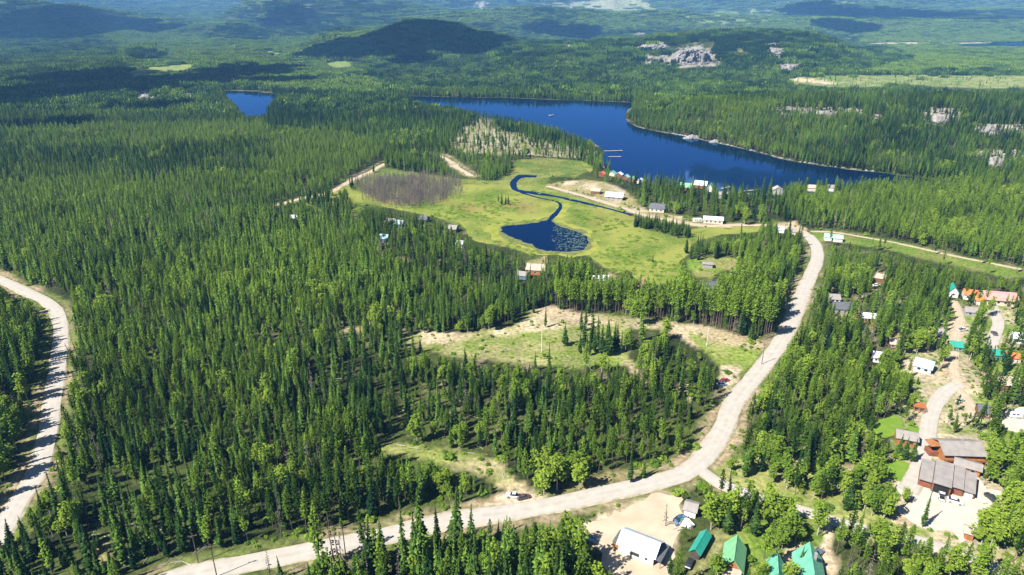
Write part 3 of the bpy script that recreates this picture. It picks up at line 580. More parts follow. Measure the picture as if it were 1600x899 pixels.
def scatter(name, label, meshes, pos, scl, rotz, tint, lean=.06):
    """one object of kind stuff: points that carry tree geometry"""
    n = len(pos); me = bpy.data.meshes.new(name); me.vertices.add(n); me.vertices.foreach_set("co", np.asarray(pos, np.float32).ravel())
    a = me.attributes.new("scl", 'FLOAT_VECTOR', 'POINT'); a.data.foreach_set("vector", np.asarray(scl, np.float32).ravel())
    rot = np.stack([RNG.normal(0, lean, n), RNG.normal(0, lean, n), rotz], 1)
    a = me.attributes.new("rot", 'FLOAT_VECTOR', 'POINT'); a.data.foreach_set("vector", rot.astype(np.float32).ravel())
    a = me.attributes.new("tint", 'FLOAT', 'POINT'); a.data.foreach_set("value", np.asarray(tint, np.float32))
    a = me.attributes.new("vi", 'INT', 'POINT'); a.data.foreach_set("value", RNG.integers(0, len(meshes), n).astype(np.int32))
    o = bpy.data.objects.new(name, me); C.objects.link(o); tag(o, label, None, None, "stuff")
    ng = bpy.data.node_groups.new(name, 'GeometryNodeTree'); ng.interface.new_socket("Geometry", in_out='INPUT', socket_type='NodeSocketGeometry'); ng.interface.new_socket("Geometry", in_out='OUTPUT', socket_type='NodeSocketGeometry')
    N = ng.nodes; L = ng.links; gi = N.new("NodeGroupInput"); go = N.new("NodeGroupOutput"); ip = N.new("GeometryNodeInstanceOnPoints"); jn = N.new("GeometryNodeJoinGeometry")
    for m in meshes:
        src = bpy.data.objects.new(name, m); oi = N.new("GeometryNodeObjectInfo"); oi.inputs["Object"].default_value = src; g2 = N.new("GeometryNodeGeometryToInstance")
        L.new(oi.outputs["Geometry"], g2.inputs[0]); L.new(g2.outputs[0], jn.inputs[0])
    L.new(gi.outputs[0], ip.inputs["Points"]); L.new(jn.outputs[0], ip.inputs["Instance"]); ip.inputs["Pick Instance"].default_value = True
    def attr(nm, ty):
        q = N.new("GeometryNodeInputNamedAttribute"); q.data_type = ty; q.inputs["Name"].default_value = nm; return q.outputs["Attribute"]
    L.new(attr("vi", 'INT'), ip.inputs["Instance Index"]); L.new(attr("rot", 'FLOAT_VECTOR'), ip.inputs["Rotation"]); L.new(attr("scl", 'FLOAT_VECTOR'), ip.inputs["Scale"]); L.new(ip.outputs[0], go.inputs[0])
    md = o.modifiers.new("trees", 'NODES'); md.node_group = ng; return o

# ------------------------------------------------------------------ where each kind grows
BUILDING_GUARDS = []
GUARDS = [LAKE_VIEW, [(349,144),(380,142.5),(420,146),(438,150),(424,154),(419,160),(417,175),(400,178),(384,178),(370,163)], FAR_LAKE, POND, MEADOW_VIEW, CLEAR_ROAD, CLEAR_LOW, PULLOFF, YARD, SHED_YARD, LAWN_HOUSE, CABIN_YARD, LAWN_A, LAWN_B, LAWN_C, DRIVE_B, RV_PAD, LAWN_MEADOW, LAKE_DIRT, FIELD_B, FIELD_D, FIELD_E, FIELD_F, FIELD_G, VERGE, CLEAR_TOP,
          [(1048,68),(1120,66),(1122,104),(1060,106)]]
SPARSE = [(q, .12) for q in (SAND_A, SAND_B, DRIVE_C, RIGHT_DIRT, MID_DIRT, MID_DIRT_B)] + [(FIELD_A, .25), (GREENWAY, .22), (CLEAR_MID, .2), (SANDY_HILL, .5), (CUT_RIGHT, .3), (CUT_FAR, .12), (CUT_FAR2, .6), (BEACH_FAR, .0), (SAND_C, .3), (MID_DIRT_C, .4), ([(1100,700),(1290,700),(1400,790),(1440,850),(1330,830),(1200,780),(1120,755)], .9), ([(1140,765),(1250,805),(1300,815),(1300,899),(1150,899)], .85),
          ([(1440,480),(1610,460),(1610,720),(1530,720),(1480,600)], .95), ([(600,360),(760,350),(830,430),(700,440),(580,400)], .8), ([(800,398),(1000,400),(1180,420),(1180,450),(1000,455),(820,440)], .75), ([(860,262),(1200,290),(1240,350),(1100,352),(980,320)], .34),
          ([(100,800),(300,820),(330,880),(140,890)], .9), ([(960,490),(1090,520),(1090,580),(980,560)], .5), ([(560,282),(725,282),(720,330),(570,325)], .03)] + [(q, .22) for q in SPARSE_DIRT]
ROCKS = [(1060,72,1112,100),(985,52,1010,60),(1000,66,1045,80),(905,60,930,68),(880,70,905,76),(1195,68,1225,95),(1215,100,1250,112),(285,146,305,160),(215,140,240,160),(740,2,765,14),(1210,168,1350,185),(1440,170,1500,195),(1520,195,1600,215),(1520,235,1600,262),(1360,180,1380,195),(1000,88,1130,104)]
for a, b, c, d in ROCKS: SPARSE.append(([(a,b),(c,b),(c,d),(a,d)], .22))
#        polygon of tree feet, (spruce, pine, leaf, dead), height, tint, keep
ZONES = [([(0,205),(560,195),(610,255),(560,275),(430,325),(300,330),(0,345)], (.10,.88,.02,.0), 14, .88, .96),
         ([(0,240),(420,235),(400,280),(0,290)], (.55,.45,.0,.0), 17, .30, .95),  # darker tint paints in the shadow band along the terrace edge
         ([(0,345),(300,330),(560,345),(640,480),(300,520),(0,440)], (.62,.33,.03,.02), 22, .74, .92),
         ([(100,440),(300,500),(640,500),(600,700),(760,800),(300,890),(90,890),(100,600)], (.48,.48,.02,.02), 18, .52, .88),
         ([(560,560),(700,570),(1000,600),(1120,640),(1100,740),(880,790),(760,780),(600,700)], (.35,.58,.05,.02), 15, .58, .92),
         ([(855,470),(985,492),(1070,508),(1190,532),(1240,500),(1235,470),(1100,450),(880,440)], (.06,.94,.0,.0), 34, .80, 1.0),
         ([(960,500),(1080,510),(1130,590),(1120,680),(1000,600)], (.52,.30,.15,.03), 18, .46, .70),
         ([(1130,640),(1280,400),(1400,390),(1610,440),(1610,720),(1400,700),(1100,760)], (.26,.62,.10,.02), 15.5, .48, .86),
         ([(1100,740),(1400,700),(1610,720),(1610,980),(1050,980),(1070,800)], (.40,.18,.42,.0), 16, .48, .98),
         ([(1300,850),(1470,850),(1610,880),(1610,1000),(1280,1000)], (.15,.75,.10,.0), 17, .55, .95),
         ([(440,860),(700,828),(910,800),(950,880),(960,1050),(300,1050)], (.62,.22,.14,.02), 27, .52, .86),
         ([(-200,440),(40,470),(88,500),(70,660),(20,770),(-60,860),(-300,900)], (.52,.36,.11,.01), 19, .36, .95),
         ([(640,90),(1700,90),(1700,290),(1380,275),(1000,195),(960,160),(640,150)], (.66,.33,.01,.0), 16, .34, .96),
         ([(420,145),(780,150),(960,230),(930,255),(700,230),(420,210)], (.75,.24,.01,.0), 17, .30, .96),
         ([(1220,285),(1610,285),(1610,425),(1400,385),(1262,358)], (.16,.82,.02,.0), 16, .70, .97),
         ([(980,150),(1200,165),(1200,240),(1000,200)], (.40,.56,.04,.0), 15, .50, .96),
         ([(400,100),(570,95),(640,145),(420,145)], (.25,.75,.0,.0), 13, .72, .95),
         ([(900,0),(1600,5),(1700,110),(1300,115),(1300,60),(900,45)], (.25,.75,.0,.0), 14, .85, .95),
         ([(150,0),(560,0),(600,60),(440,100),(190,110)], (.15,.85,.0,.0), 14, .78, .95)]
LEAFY = [(865,748,36,16,.75),(925,745,28,14,.6),(1040,518,24,14,.9),(992,494,16,10,.9),(1005,478,22,8,.55),(1300,790,36,18,.65),(1240,848,34,20,.9),(870,885,50,28,.55),(655,880,34,30,.5),(1375,785,20,18,.7),(1265,668,22,16,.6),(1163,340,16,10,.95),(1190,352,14,8,.9),(1335,378,50,9,.6),(1420,392,40,10,.4),
         (104,556,8,46,.8),(1124,708,20,18,.8),(1160,725,36,18,.6),(1335,690,14,12,.7),(1320,445,30,14,.5),(1470,430,40,14,.3),(1545,500,30,16,.4),(1500,570,36,18,.45),(30,730,34,34,.5),(240,158,60,12,.15),(360,470,10,6,.9),(905,625,60,12,.2),(820,575,50,8,.3),(700,690,60,9,.5),(880,425,40,8,.25),(500,540,14,8,.6),(1200,720,36,16,.5),
         (1230,780,40,14,.5),(1120,830,16,26,.7),(1255,420,20,20,.15),(1420,830,60,10,.5),(1560,690,40,30,.25),(1090,380,16,6,.5),(1300,800,30,14,.6)]
ZONES += [([(370,22),(425,0),(560,0),(640,12),(560,46),(440,62)], (.7,.3,.0,.0), 14, .10, .95), ([(312,62),(345,42),(375,37),(432,52),(420,64)], (.8,.2,.0,.0), 14, .05, .95), ([(190,90),(215,70),(240,68),(262,84),(250,98)], (.8,.2,.0,.0), 14, .05, .95),  # dark and light tints paint in hill contrast the even sunlight lacks
          ([(190,50),(310,55),(330,90),(270,96),(195,66)], (.1,.9,.0,.0), 13, .95, .95), ([(560,22),(800,8),(850,40),(640,34)], (.1,.9,.0,.0), 13, .98, .95), ([(1060,28),(1230,18),(1240,44),(1100,48)], (.1,.9,.0,.0), 13, .98, .95), ([(1330,45),(1620,38),(1620,62),(1380,64)], (.1,.9,.0,.0), 13, .9, .95), ([(1240,12),(1330,6),(1400,20),(1620,14),(1620,30),(1400,34),(1260,26)], (.8,.2,.0,.0), 13, .1, .95)]
ZONES.append(([(790,55),(1000,50),(1260,45),(1340,62),(1440,96),(1300,118),(1000,135),(640,150),(560,120),(640,90)], (.82,.17,.01,.0), 15, .26, .94))
def zones(px, py):
    n = len(px); a = px; px = px + (fbm(px / 30, py / 12, 201) - .5) * np.clip(py * .5, 24, 90); py = py + (fbm(a / 30, py / 12, 203) - .5) * np.clip(py / 10, 6, 36); W = np.tile(np.array((.5,.48,.02,.0)), (n, 1)); Hh = np.full(n, 16.0); T = np.full(n, .48); K = np.full(n, .92)
    for poly, w, h, t, k in ZONES:
        m = inpoly(px, py, poly); W[m] = w; Hh[m] = h; T[m] = t; K[m] = k
    return W, Hh, T, K
SOFT = [(FIELD_A, .8), (SANDY_HILL, .22), (CLEAR_MID, .86), (CUT_RIGHT, .85), (SAND_A, .45), (SAND_B, .35), (DRIVE_C, .4), (RIGHT_DIRT, .4), (MID_DIRT, .5), (MID_DIRT_B, .5), (GREENWAY, .9)]
def guard_hits(px, py):
    g = np.zeros(len(px), bool)
    for q, p in SOFT: g |= inpoly(px, py, q) & (np.sin(px * 12.9 + py * 78.2) * .5 + .5 < p)
    for q in GUARDS: g |= inpoly(px, py, q)
    return g
def road_guard(px, py):
    ok = py > 200; w = flat(px, np.maximum(py, 60)); r = np.full(len(px), 99.0)
    if ok.any(): r[ok] = road_dist(w[ok, 0], w[ok, 1])
    ex = ((px > 470) & (px < 800) & (py > 785)) | ((px < 150) & (py > 735)) | ((px > 1112) & (py > 752) & (px < 1400)) | (px > 1400) & (py > 830) | (px > 1465) & (py > 440)
    ex &= ~((px > 470) & (px < 760) & (np.sin(px * 3.7) > -.1)); return (r < .5) & ~ex
def place(x, y, lod):
    z = hfun(x, y); px, py, zc = project(x, y, z); px = np.nan_to_num(px, nan=-9e3); py = np.nan_to_num(py, nan=9e3)
    W, Hh, T, K = zones(px, py)
    n1 = fbm(x / 38, y / 38, 91); n2 = fbm(x / 110, y / 110, 93)
    keep = RNG.random(len(x)) < K * (1 if lod else np.where(n1 < .38, .5, 1.0))
    for q, k in SPARSE: m = inpoly(px, py, q); keep &= ~(m & (RNG.random(len(x)) > k))
    Hh = Hh * .74 * (.80 + .45 * n2) * np.clip(RNG.normal(1, .24, len(x)) + .35 * (fbm(x / 22, y / 22, 95) - .5), .45, 1.55)
    Hh = np.minimum(Hh, 25.5)
    # species, lumpy
    u = np.clip(RNG.random(len(x)) * .65 + .35 * sstep(.3, .7, fbm(x / 60, y / 60, 97)), 0, .999)
    cs = np.cumsum(W, 1) / W.sum(1)[:, None]; sp = (u[:, None] > cs).sum(1)
    for cx_, cy_, rx, ry, p in LEAFY:
        m = ((px - cx_) / rx) ** 2 + ((py - cy_) / ry) ** 2 < 1; sp[m & (RNG.random(len(x)) < p)] = 2
    nl = fbm(x / 24, y / 24, 207); sp[(nl > .69) & (y < 950) & (RNG.random(len(x)) < .4)] = 2; sp[(fbm(x / 16, y / 16, 209) > .70) & (RNG.random(len(x)) < .35) & (sp != 2)] = 3
    Hh = np.where(sp == 2, np.clip(Hh * .8, 6, 15), Hh); Hh = np.where(sp == 1, Hh * .96, Hh)
    T = np.clip(T + RNG.normal(0, .27, len(x)) + (fbm(x / 50, y / 50, 99) - .5) * .8 + .34 * (sp == 2) + (fbm(x / 170, y / 170, 98) - .5) * .9, 0, 1)
    return z, px, py, zc, Hh, T, keep, sp
def clear_ok(x, y, z, Hh):
    ok = np.ones(len(x), bool)
    for f in (0.02, .3, .6, .85, 1.0):
        px, py, _ = project(x, y, z + f * Hh); px = np.nan_to_num(px, nan=-9e3); py = np.nan_to_num(py, nan=9e3)
        ok &= ~guard_hits(px, py); ok &= ~road_guard(px, py)
    return ok
def jgrid(x0, x1, y0, y1, s, j=.38):
    gx, gy = np.meshgrid(np.arange(x0, x1, s), np.arange(y0, y1, s)); gx = gx + (np.arange(gx.shape[0]) % 2)[:, None] * s * .5
    x = gx.ravel() + RNG.uniform(-j, j, gx.size) * s; y = gy.ravel() + RNG.uniform(-j, j, gx.size) * s
    m = np.abs(x) < .80 * y + 30; return x[m], y[m]
NEAR = 1050.0
def grow():
    x, y = jgrid(-1150, 1150, 88, 1400, 3.05)
    dl = np.minimum(dist_poly(x, y, lake_w[::2], True), dist_poly(x, y, plake_w[::2], True))
    inl = inpoly(x, y, lake_w) | inpoly(x, y, plake_w)
    m = ((y < NEAR) | (dl < 24)) & ~inl & (dl > 2.2); x, y = x[m], y[m]
    z, px, py, zc, Hh, T, keep, sp = place(x, y, 0)
    rd = road_dist(x, y); keep &= rd > np.where((px > 1465) & (py > 440), 1.0, 3.0) + 3 * vnoise(x / 9, y / 9, 3)
    for q in BUILDING_GUARDS: keep &= ~inpoly(x, y, q)
    ok = clear_ok(x, y, z, Hh)
    h2 = Hh * RNG.uniform(.35, .6, len(x)); ok2 = clear_ok(x, y, z, h2)
    Hh = np.where(ok, Hh, h2); keep &= ok | (ok2 & (RNG.random(len(x)) < .8))
    return [a[keep] for a in (x, y, z, px, py, zc, Hh, T, sp)]
# ------------------------------------------------------------------ buildings, vehicles, poles
def mm(name, c, c2=None, **k): 
    if name not in M: M[name] = mat(name, c, c2, **{**dict(scale=.8, rough=.6), **k})
    return M[name]
mm('white wall', (.78,.77,.74), (.68,.67,.64)); mm('cream wall', (.62,.56,.44), (.54,.48,.37)); mm('grey wall', (.34,.34,.34), (.27,.27,.27)); mm('brown wall', (.22,.10,.055), (.15,.07,.04)); mm('dark wall', (.09,.075,.065), (.06,.05,.045))
mm('log wall', (.38,.165,.06), (.27,.11,.04), scale=1.6); mm('red wall', (.24,.085,.05), (.18,.06,.04)); mm('blue wall', (.12,.20,.30)); mm('green wall', (.12,.22,.14)); mm('orange wall', (.42,.15,.055), (.34,.12,.045))
RM = dict(rough=.42, spec=.5, scale=.5)
mm('white roof', (.74,.77,.80), (.64,.68,.73), **RM); mm('ice roof', (.60,.69,.78), (.50,.61,.72), **RM); mm('blue roof', (.33,.52,.66), (.27,.45,.60), **RM); mm('pale blue roof', (.42,.56,.66), (.35,.49,.60), **RM); mm('teal roof', (.03,.32,.25), (.025,.26,.20), **RM); mm('aqua roof', (.16,.45,.32), (.12,.38,.27), **RM); mm('green roof', (.20,.46,.24), (.16,.40,.20), **RM)
mm('grey roof', (.29,.265,.245), (.23,.21,.195), **RM); mm('dark roof', (.12,.125,.14), (.09,.095,.11), **RM); mm('pink roof', (.58,.30,.28), (.50,.25,.23), **RM); mm('orange roof', (.66,.20,.06), (.55,.16,.05), **RM); mm('mint roof', (.36,.60,.46), (.28,.52,.38), **RM); mm('plum roof', (.40,.14,.19), (.32,.11,.16), **RM); mm('tan roof', (.45,.38,.30), (.36,.30,.24), **RM)
mm('trim', (.75,.74,.70)); mm('wood trim', (.30,.13,.05)); mm('dark opening paint', (.02,.02,.022)); mm('glass', (.03,.04,.05), (.02,.03,.04), rough=.08, spec=.6); mm('tyre', (.02,.02,.02)); mm('chrome', (.6,.6,.6), rough=.3, metal=1.0)
def box(v, f, x0, x1, y0, y1, z0, z1):
    b = len(v); v += [(x, y, z) for z in (z0, z1) for y in (y0, y1) for x in (x0, x1)]
    f += [(b,b+2,b+3,b+1),(b+4,b+5,b+7,b+6),(b,b+1,b+5,b+4),(b+2,b+6,b+7,b+3),(b,b+4,b+6,b+2),(b+1,b+3,b+7,b+5)]
def bx(name, dims, m, parent, label=None):
    v, f = [], []; box(v, f, *dims); return mesh_obj(name, v, f, m, parent, label)
def slab(v, f, q, t=.14):
    q = [Vector(p) for p in q]; n = (q[1] - q[0]).cross(q[2] - q[0]).normalized(); n = n if n.z > 0 else -n; b = len(v)
    v += [tuple(p) for p in q] + [tuple(p - n * t) for p in q]; k = len(q)
    f += [tuple(range(b, b + k)), tuple(b + k + i for i in reversed(range(k)))] + [(b + i, b + k + i, b + k + (i + 1) % k, b + (i + 1) % k) for i in range(k)]
def window(parent, x, y, z, w, h, face='front', trim='trim'):
    """a framed pane proud of a wall; front: on the plane y, side: on the plane x"""
    v, f = [], []; t = .09
    if face == 'front':
        for d in ((x - w/2 - t, x + w/2 + t, z - t, z), (x - w/2 - t, x + w/2 + t, z + h, z + h + t), (x - w/2 - t, x - w/2, z, z + h), (x + w/2, x + w/2 + t, z, z + h)): box(v, f, d[0], d[1], y - .07, y, d[2], d[3])
        fr = mesh_obj("window", v, f, M[trim], parent); bx("pane", (x - w/2, x + w/2, y - .03, y - .005, z, z + h), M['glass'], fr)
    else:
        s = .07 if face == 'right' else -.07
        for d in ((y - w/2 - t, y + w/2 + t, z - t, z), (y - w/2 - t, y + w/2 + t, z + h, z + h + t), (y - w/2 - t, y - w/2, z, z + h), (y + w/2, y + w/2 + t, z, z + h)): box(v, f, min(x, x + s), max(x, x + s), d[0], d[1], d[2], d[3])
        fr = mesh_obj("window", v, f, M[trim], parent); bx("pane", (min(x + s * .08, x + s * .4), max(x + s * .08, x + s * .4), y - w/2, y + w/2, z, z + h), M['glass'], fr)
    return fr
def frame_of(p1, p2):
    g = ground([p1[0], p2[0]], [p1[1], p2[1]]); d = g[1] - g[0]; return g[0], math.hypot(d[0], d[1]), math.atan2(d[1], d[0])
def house(p1, p2, W, h, rise, axis, wall, roof, label, name="house", over=.45, category="house", wins=0, door=None, chimney=False, porch=None, sides=0, group=None, gable_over=None, trim='trim', parts=True):
    o, L, yaw = frame_of(p1, p2); e = empty(name, (o[0], o[1], o[2]), yaw, label, category, group)
    v, f = [], []
    if axis == 'x':   # ridge runs along the front
        v = [(0,0,-.4),(L,0,-.4),(L,W,-.4),(0,W,-.4),(0,0,h),(L,0,h),(L,W,h),(0,W,h),(0,W/2,h+rise),(L,W/2,h+rise)]
        f = [(0,1,5,4),(2,3,7,6),(1,2,6,9,5),(3,0,4,8,7),(4,5,9,8),(6,7,8,9)]; s = rise / (W / 2); g = over if gable_over is None else gable_over; v2, f2 = [], []
        slab(v2, f2, [(-g,-over,h-over*s+.16),(L+g,-over,h-over*s+.16),(L+g,W/2,h+rise+.16),(-g,W/2,h+rise+.16)]); slab(v2, f2, [(L+g,W+over,h-over*s+.16),(-g,W+over,h-over*s+.16),(-g,W/2+.01,h+rise+.155),(L+g,W/2+.01,h+rise+.155)])
        box(v2, f2, -g-.02, L+g+.02, W/2-.12, W/2+.12, h+rise+.10, h+rise+.22)
    else:             # gable faces the front
        v = [(0,0,-.4),(L,0,-.4),(L,W,-.4),(0,W,-.4),(0,0,h),(L,0,h),(L,W,h),(0,W,h),(L/2,0,h+rise),(L/2,W,h+rise)]
        f = [(0,1,5,8,4),(1,2,6,5),(2,3,7,9,6),(3,0,4,7),(5,6,9,8),(7,4,8,9)]; s = rise / (L / 2); g = over if gable_over is None else gable_over; v2, f2 = [], []
        slab(v2, f2, [(-over,-g,h-over*s+.16),(L/2,-g,h+rise+.16),(L/2,W+g,h+rise+.16),(-over,W+g,h-over*s+.16)]); slab(v2, f2, [(L+over,W+g,h-over*s+.16),(L/2+.01,W+g,h+rise+.155),(L/2+.01,-g,h+rise+.155),(L+over,-g,h-over*s+.16)])
        box(v2, f2, L/2-.12, L/2+.12, -g-.02, W+g+.02, h+rise+.10, h+rise+.22)
    if p1[1] > 560 and roof not in ('grey roof', 'tan roof'):   # standing seams of the metal roofs
        if axis == 'x':
            for q in np.arange(-g + .4, L + g, .8):
                slab(v2, f2, [(q-.05,-over,h-over*s+.22),(q+.05,-over,h-over*s+.22),(q+.05,W/2-.1,h+rise+.20),(q-.05,W/2-.1,h+rise+.20)], .05); slab(v2, f2, [(q+.05,W+over,h-over*s+.22),(q-.05,W+over,h-over*s+.22),(q-.05,W/2+.1,h+rise+.20),(q+.05,W/2+.1,h+rise+.20)], .05)
        else:
            for q in np.arange(-g + .4, W + g, .8):
                slab(v2, f2, [(-over,q-.05,h-over*s+.22),(L/2-.1,q-.05,h+rise+.20),(L/2-.1,q+.05,h+rise+.20),(-over,q+.05,h-over*s+.22)], .05); slab(v2, f2, [(L+over,q+.05,h-over*s+.22),(L/2+.1,q+.05,h+rise+.20),(L/2+.1,q-.05,h+rise+.20),(L+over,q-.05,h-over*s+.22)], .05)
    mesh_obj("wall", v, f, M[wall], e); rf = mesh_obj("roof", v2, f2, M[roof], e)
    for i in range(wins): window(e, L * (i + .7) / (wins + .4), 0, h * .38, min(1.3, L / wins * .5), h * .38, 'front', trim)
    for i in range(sides): window(e, L, W * (i + .6) / (sides + .2), h * .38, 1.2, h * .38, 'right', trim); 
    if door is not None:
        d = bx("door", (L * door - .5, L * door + .5, -.06, 0, .02, 2.1), M['wood trim'], e); bx("handle", (L * door + .33, L * door + .41, -.12, -.06, 1.0, 1.08), M['chrome'], d)
    if chimney: c = bx("chimney", (L * .62, L * .62 + .7, W * .58, W * .58 + .7, h + rise * .3, h + rise + .9), M['grey wall'], rf)
    if porch:
        d, ph, m = porch; v3, f3 = [], []; slab(v3, f3, [(0,-d,ph),(L,-d,ph),(L,-.02,ph+.45),(0,-.02,ph+.45)]); mesh_obj("porch_roof", v3, f3, M[m], e)
        for q in (.1, L / 2, L - .1): bx("post", (q - .08, q + .08, -d + .15, -d + .31, -.1, ph - .14), M['wood trim'], e)
        bx("deck", (0, L, -d, -.01, .1, .35), M['wood trim'], e)
    # keep trees out of the footprint
    c, s_ = math.cos(yaw), math.sin(yaw); q = [(-1.5,-1.5),(L+1.5,-1.5),(L+1.5,W+1.5),(-1.5,W+1.5)]; BUILDING_GUARDS.append([(o[0] + a * c - b * s_, o[1] + a * s_ + b * c) for a, b in q])
    if parts: view_guard(o, L, W, yaw, h + rise, .3 if p1[0] > 1470 and p1[1] < 660 else .97 if p1[1] > 560 else .25 if p1[0] < 730 else .75 if p1[1] < 320 else .5)
    return e, L
def view_guard(o, L, W, yaw, H, k=.86):
    c, s_ = math.cos(yaw), math.sin(yaw); pts = []
    for a in (0, L):
        for b in (0, W):
            for z in (0.5, H):
                pts.append(project(o[0] + a * c - b * s_, o[1] + a * s_ + b * c, z)[:2])
    p = np.array(pts, float); ce = p.mean(0); p = ce + (p - ce) * k
    lo = p.min(0); hi = p.max(0); GUARDS.append([(lo[0], lo[1]), (hi[0], lo[1]), (hi[0], hi[1]), (lo[0], hi[1])])
# --- the white workshop
e, L = house((966,863), (1020,885), 7.4, 3.3, 2.5, 'x', 'white wall', 'ice roof', "long white workshop with a white and blue metal roof in the sandy yard", "workshop", category="workshop", over=.5, gable_over=.7)
window(e, L * .48, 0, 1.1, 2.6, 1.3); window(e, L * .80, 0, 1.2, .8, .9)
for q in (.12, .3, .66, .92):
    bx("vent", (L * q - .35, L * q + .35, -.05, 0, 2.75, 3.0), M['dark opening paint'], e)
v, f = [], []; slab(v, f, [(-2.4,.6,2.4),(-.1,.6,3.2),(-.1,6.6,3.2),(-2.4,6.6,2.4)]); mesh_obj("lean_to_roof", v, f, M['dark roof'], e)
bx("lean_to_wall", (-2.2, -.02, .8, 6.4, -.2, 2.3), M['log wall'], e)
v, f = [], []; box(v, f, L, L + .06, .4, 7.0, 0.02, 3.0); mesh_obj("gable_door", v, f, M['brown wall'], e)
v, f = [], []; slab(v, f, [(L-.05,-.35,3.22),(L+2.3,-.35,2.7),(L+2.3,7.6,2.7),(L-.05,7.6,3.22)]); mesh_obj("porch_roof", v, f, M['dark roof'], e)
for q in (.0, 3.7, 7.3): bx("post", (L + 2.0, L + 2.16, q, q + .16, -.1, 2.6), M['wood trim'], e)
# --- near green roofs
house((1078,870), (1092,876), 9.0, 2.5, 1.3, 'y', 'dark wall', 'teal roof', "long teal roofed shed between the sandy yard and the dirt lane", "shed", category="shed", over=.5, sides=2)
e, L = house((1128,897), (1157,905), 9.5, 3.2, 3.3, 'y', 'log wall', 'green roof', "log house with a tall green gable roof and a pale porch", "log_house", over=.7, wins=2, sides=2, trim='wood trim', porch=(3.4, 2.7, 'tan roof'))
e, L = house((1246,921), (1285,929), 11, 3.2, 3.9, 'y', 'log wall', 'aqua roof', "house under a big bright aqua gable roof at the bottom edge", over=.9, wins=2, trim='wood trim', chimney=True)
house((1200,917), (1223,922), 7.5, 2.8, 3.0, 'y', 'cream wall', 'aqua roof', "small aqua roofed cabin at the bottom edge, left of the larger aqua house", "cabin", category="cabin", over=.6, wins=1)
house((1068,806), (1086,811), 5.0, 2.6, 1.2, 'x', 'white wall', 'grey roof', "small grey roofed shed at the right end of the sandy yard", "shed", category="shed")
# --- log house and garages
e, L = house((1474,724), (1532,726), 9.0, 4.3, 2.2, 'x', 'log wall', 'grey roof', "large orange log house with a wide grey roof and balcony", "log_house", over=1.0, wins=5, door=.55, chimney=True, trim='wood trim', sides=2)
v, f = [], []; box(v, f, -.6, L + .6, -1.9, -.01, 2.2, 2.36); mesh_obj("balcony", v, f, M['wood trim'], e)
v, f = [], []; [box(v, f, -.6, L + .6, -1.9, -1.82, z, z + .09) for z in (2.65, 2.95, 3.25)]; mesh_obj("railing", v, f, M['log wall'], e)
for q in np.linspace(-.4, L + .4, 6): bx("post", (q - .1, q + .1, -1.8, -1.6, -.1, 2.2), M['wood trim'], e)
v, f = [], []; slab(v, f, [(-3.6,3.4,4.6),(-.05,3.4,4.9),(-.05,8.0,4.9),(-3.6,8.0,4.6)]); mesh_obj("porch_roof", v, f, M['log wall'], e); bx("porch_wall", (-3.2, -.02, 3.8, 7.6, -.2, 2.0), M['red wall'], e)
o, L, yaw = frame_of((1433,758), (1521,785)); e = empty("garage", o, yaw, "row of brown garages under stepped grey metal roofs with dark panel for open middle bay", "garage")
bays = [(0, .24, 4.0, 9.8, 0), (.245, .58, 4.9, 11.5, 1.1), (.585, .79, 4.2, 10.2, -1.0), (.795, 1.0, 3.6, 9.0, -1.6)]
for i, (a, b, h, W, y0) in enumerate(bays):
    x0, x1 = a * L, b * L; yy = -y0
    v, f = [], []; v = [(x0,yy,-.3),(x1,yy,-.3),(x1,yy+W,-.3),(x0,yy+W,-.3),(x0,yy,h-.7),(x1,yy,h-.7),(x1,yy+W,h+.6),(x0,yy+W,h+.6)]; f = [(0,1,5,4),(1,2,6,5),(2,3,7,6),(3,0,4,7),(4,5,6,7)]
    mesh_obj("wall", v, f, M['brown wall'], e); v, f = [], []; slab(v, f, [(x0+.03,yy-1.1,h-.62),(x1-.03,yy-1.1,h-.62),(x1-.03,yy+W+.4,h+.80),(x0+.03,yy+W+.4,h+.80)], .22); mesh_obj("roof", v, f, M['grey roof'], e)
    if i == 1: bx("bay_shade_panel", (x0 + .5, x1 - .5, yy - .05, yy - .003, .02, h - 1.3), M['dark opening paint'], e)  # near black panel on a closed wall, painting the shade of an open bay
    elif i == 3: bx("garage_door", (x0 + .5, x1 - .5, yy - .06, yy - .003, .02, h - 1.2), M['trim'], e)
    else: bx("garage_door", (x0 + .6, x1 - .6, yy - .06, yy - .003, .02, h - 1.3), M['red wall'], e)
c, s_ = math.cos(yaw), math.sin(yaw); BUILDING_GUARDS.append([(o[0] + a * c - b * s_, o[1] + a * s_ + b * c) for a, b in ((-2,-3),(L+2,-3),(L+2,14),(-2,14))]); view_guard(o, L, 11, yaw, 5, .95)
house((1490,736), (1529,747), 5.0, 2.9, 1.0, 'x', 'orange wall', 'grey roof', "long narrow orange shed behind the garages", "shed", category="shed", over=.6, door=.3, wins=2)
house((1400,694), (1431,700), 6.2, 3.0, 1.5, 'x', 'log wall', 'grey roof', "small orange log cabin with a grey roof beside the driveway", "log_cabin", category="cabin", over=.6, wins=2, door=.5, trim='wood trim')
house((1506,842), (1519,846), 3.8, 2.5, 1.0, 'x', 'orange wall', 'tan roof', "tiny orange shed at the lower corner of the garage yard", "shed", category="shed", over=.5, door=.5)
o, L, yaw = frame_of((1427,644), (1443,647)); e = empty("pergola", o, yaw, "red brown timber pergola at the top of the driveway", "pergola")
for a in (0, L / 2, L):
    for b in (0, 3.2): bx("post", (a - .12, a + .12, b - .12, b + .12, -.1, 2.7), M['orange wall'], e)
for b in np.linspace(-.3, 3.5, 7): bx("beam", (-.5, L + .5, b - .1, b + .1, 2.7, 2.95), M['orange wall'], e)
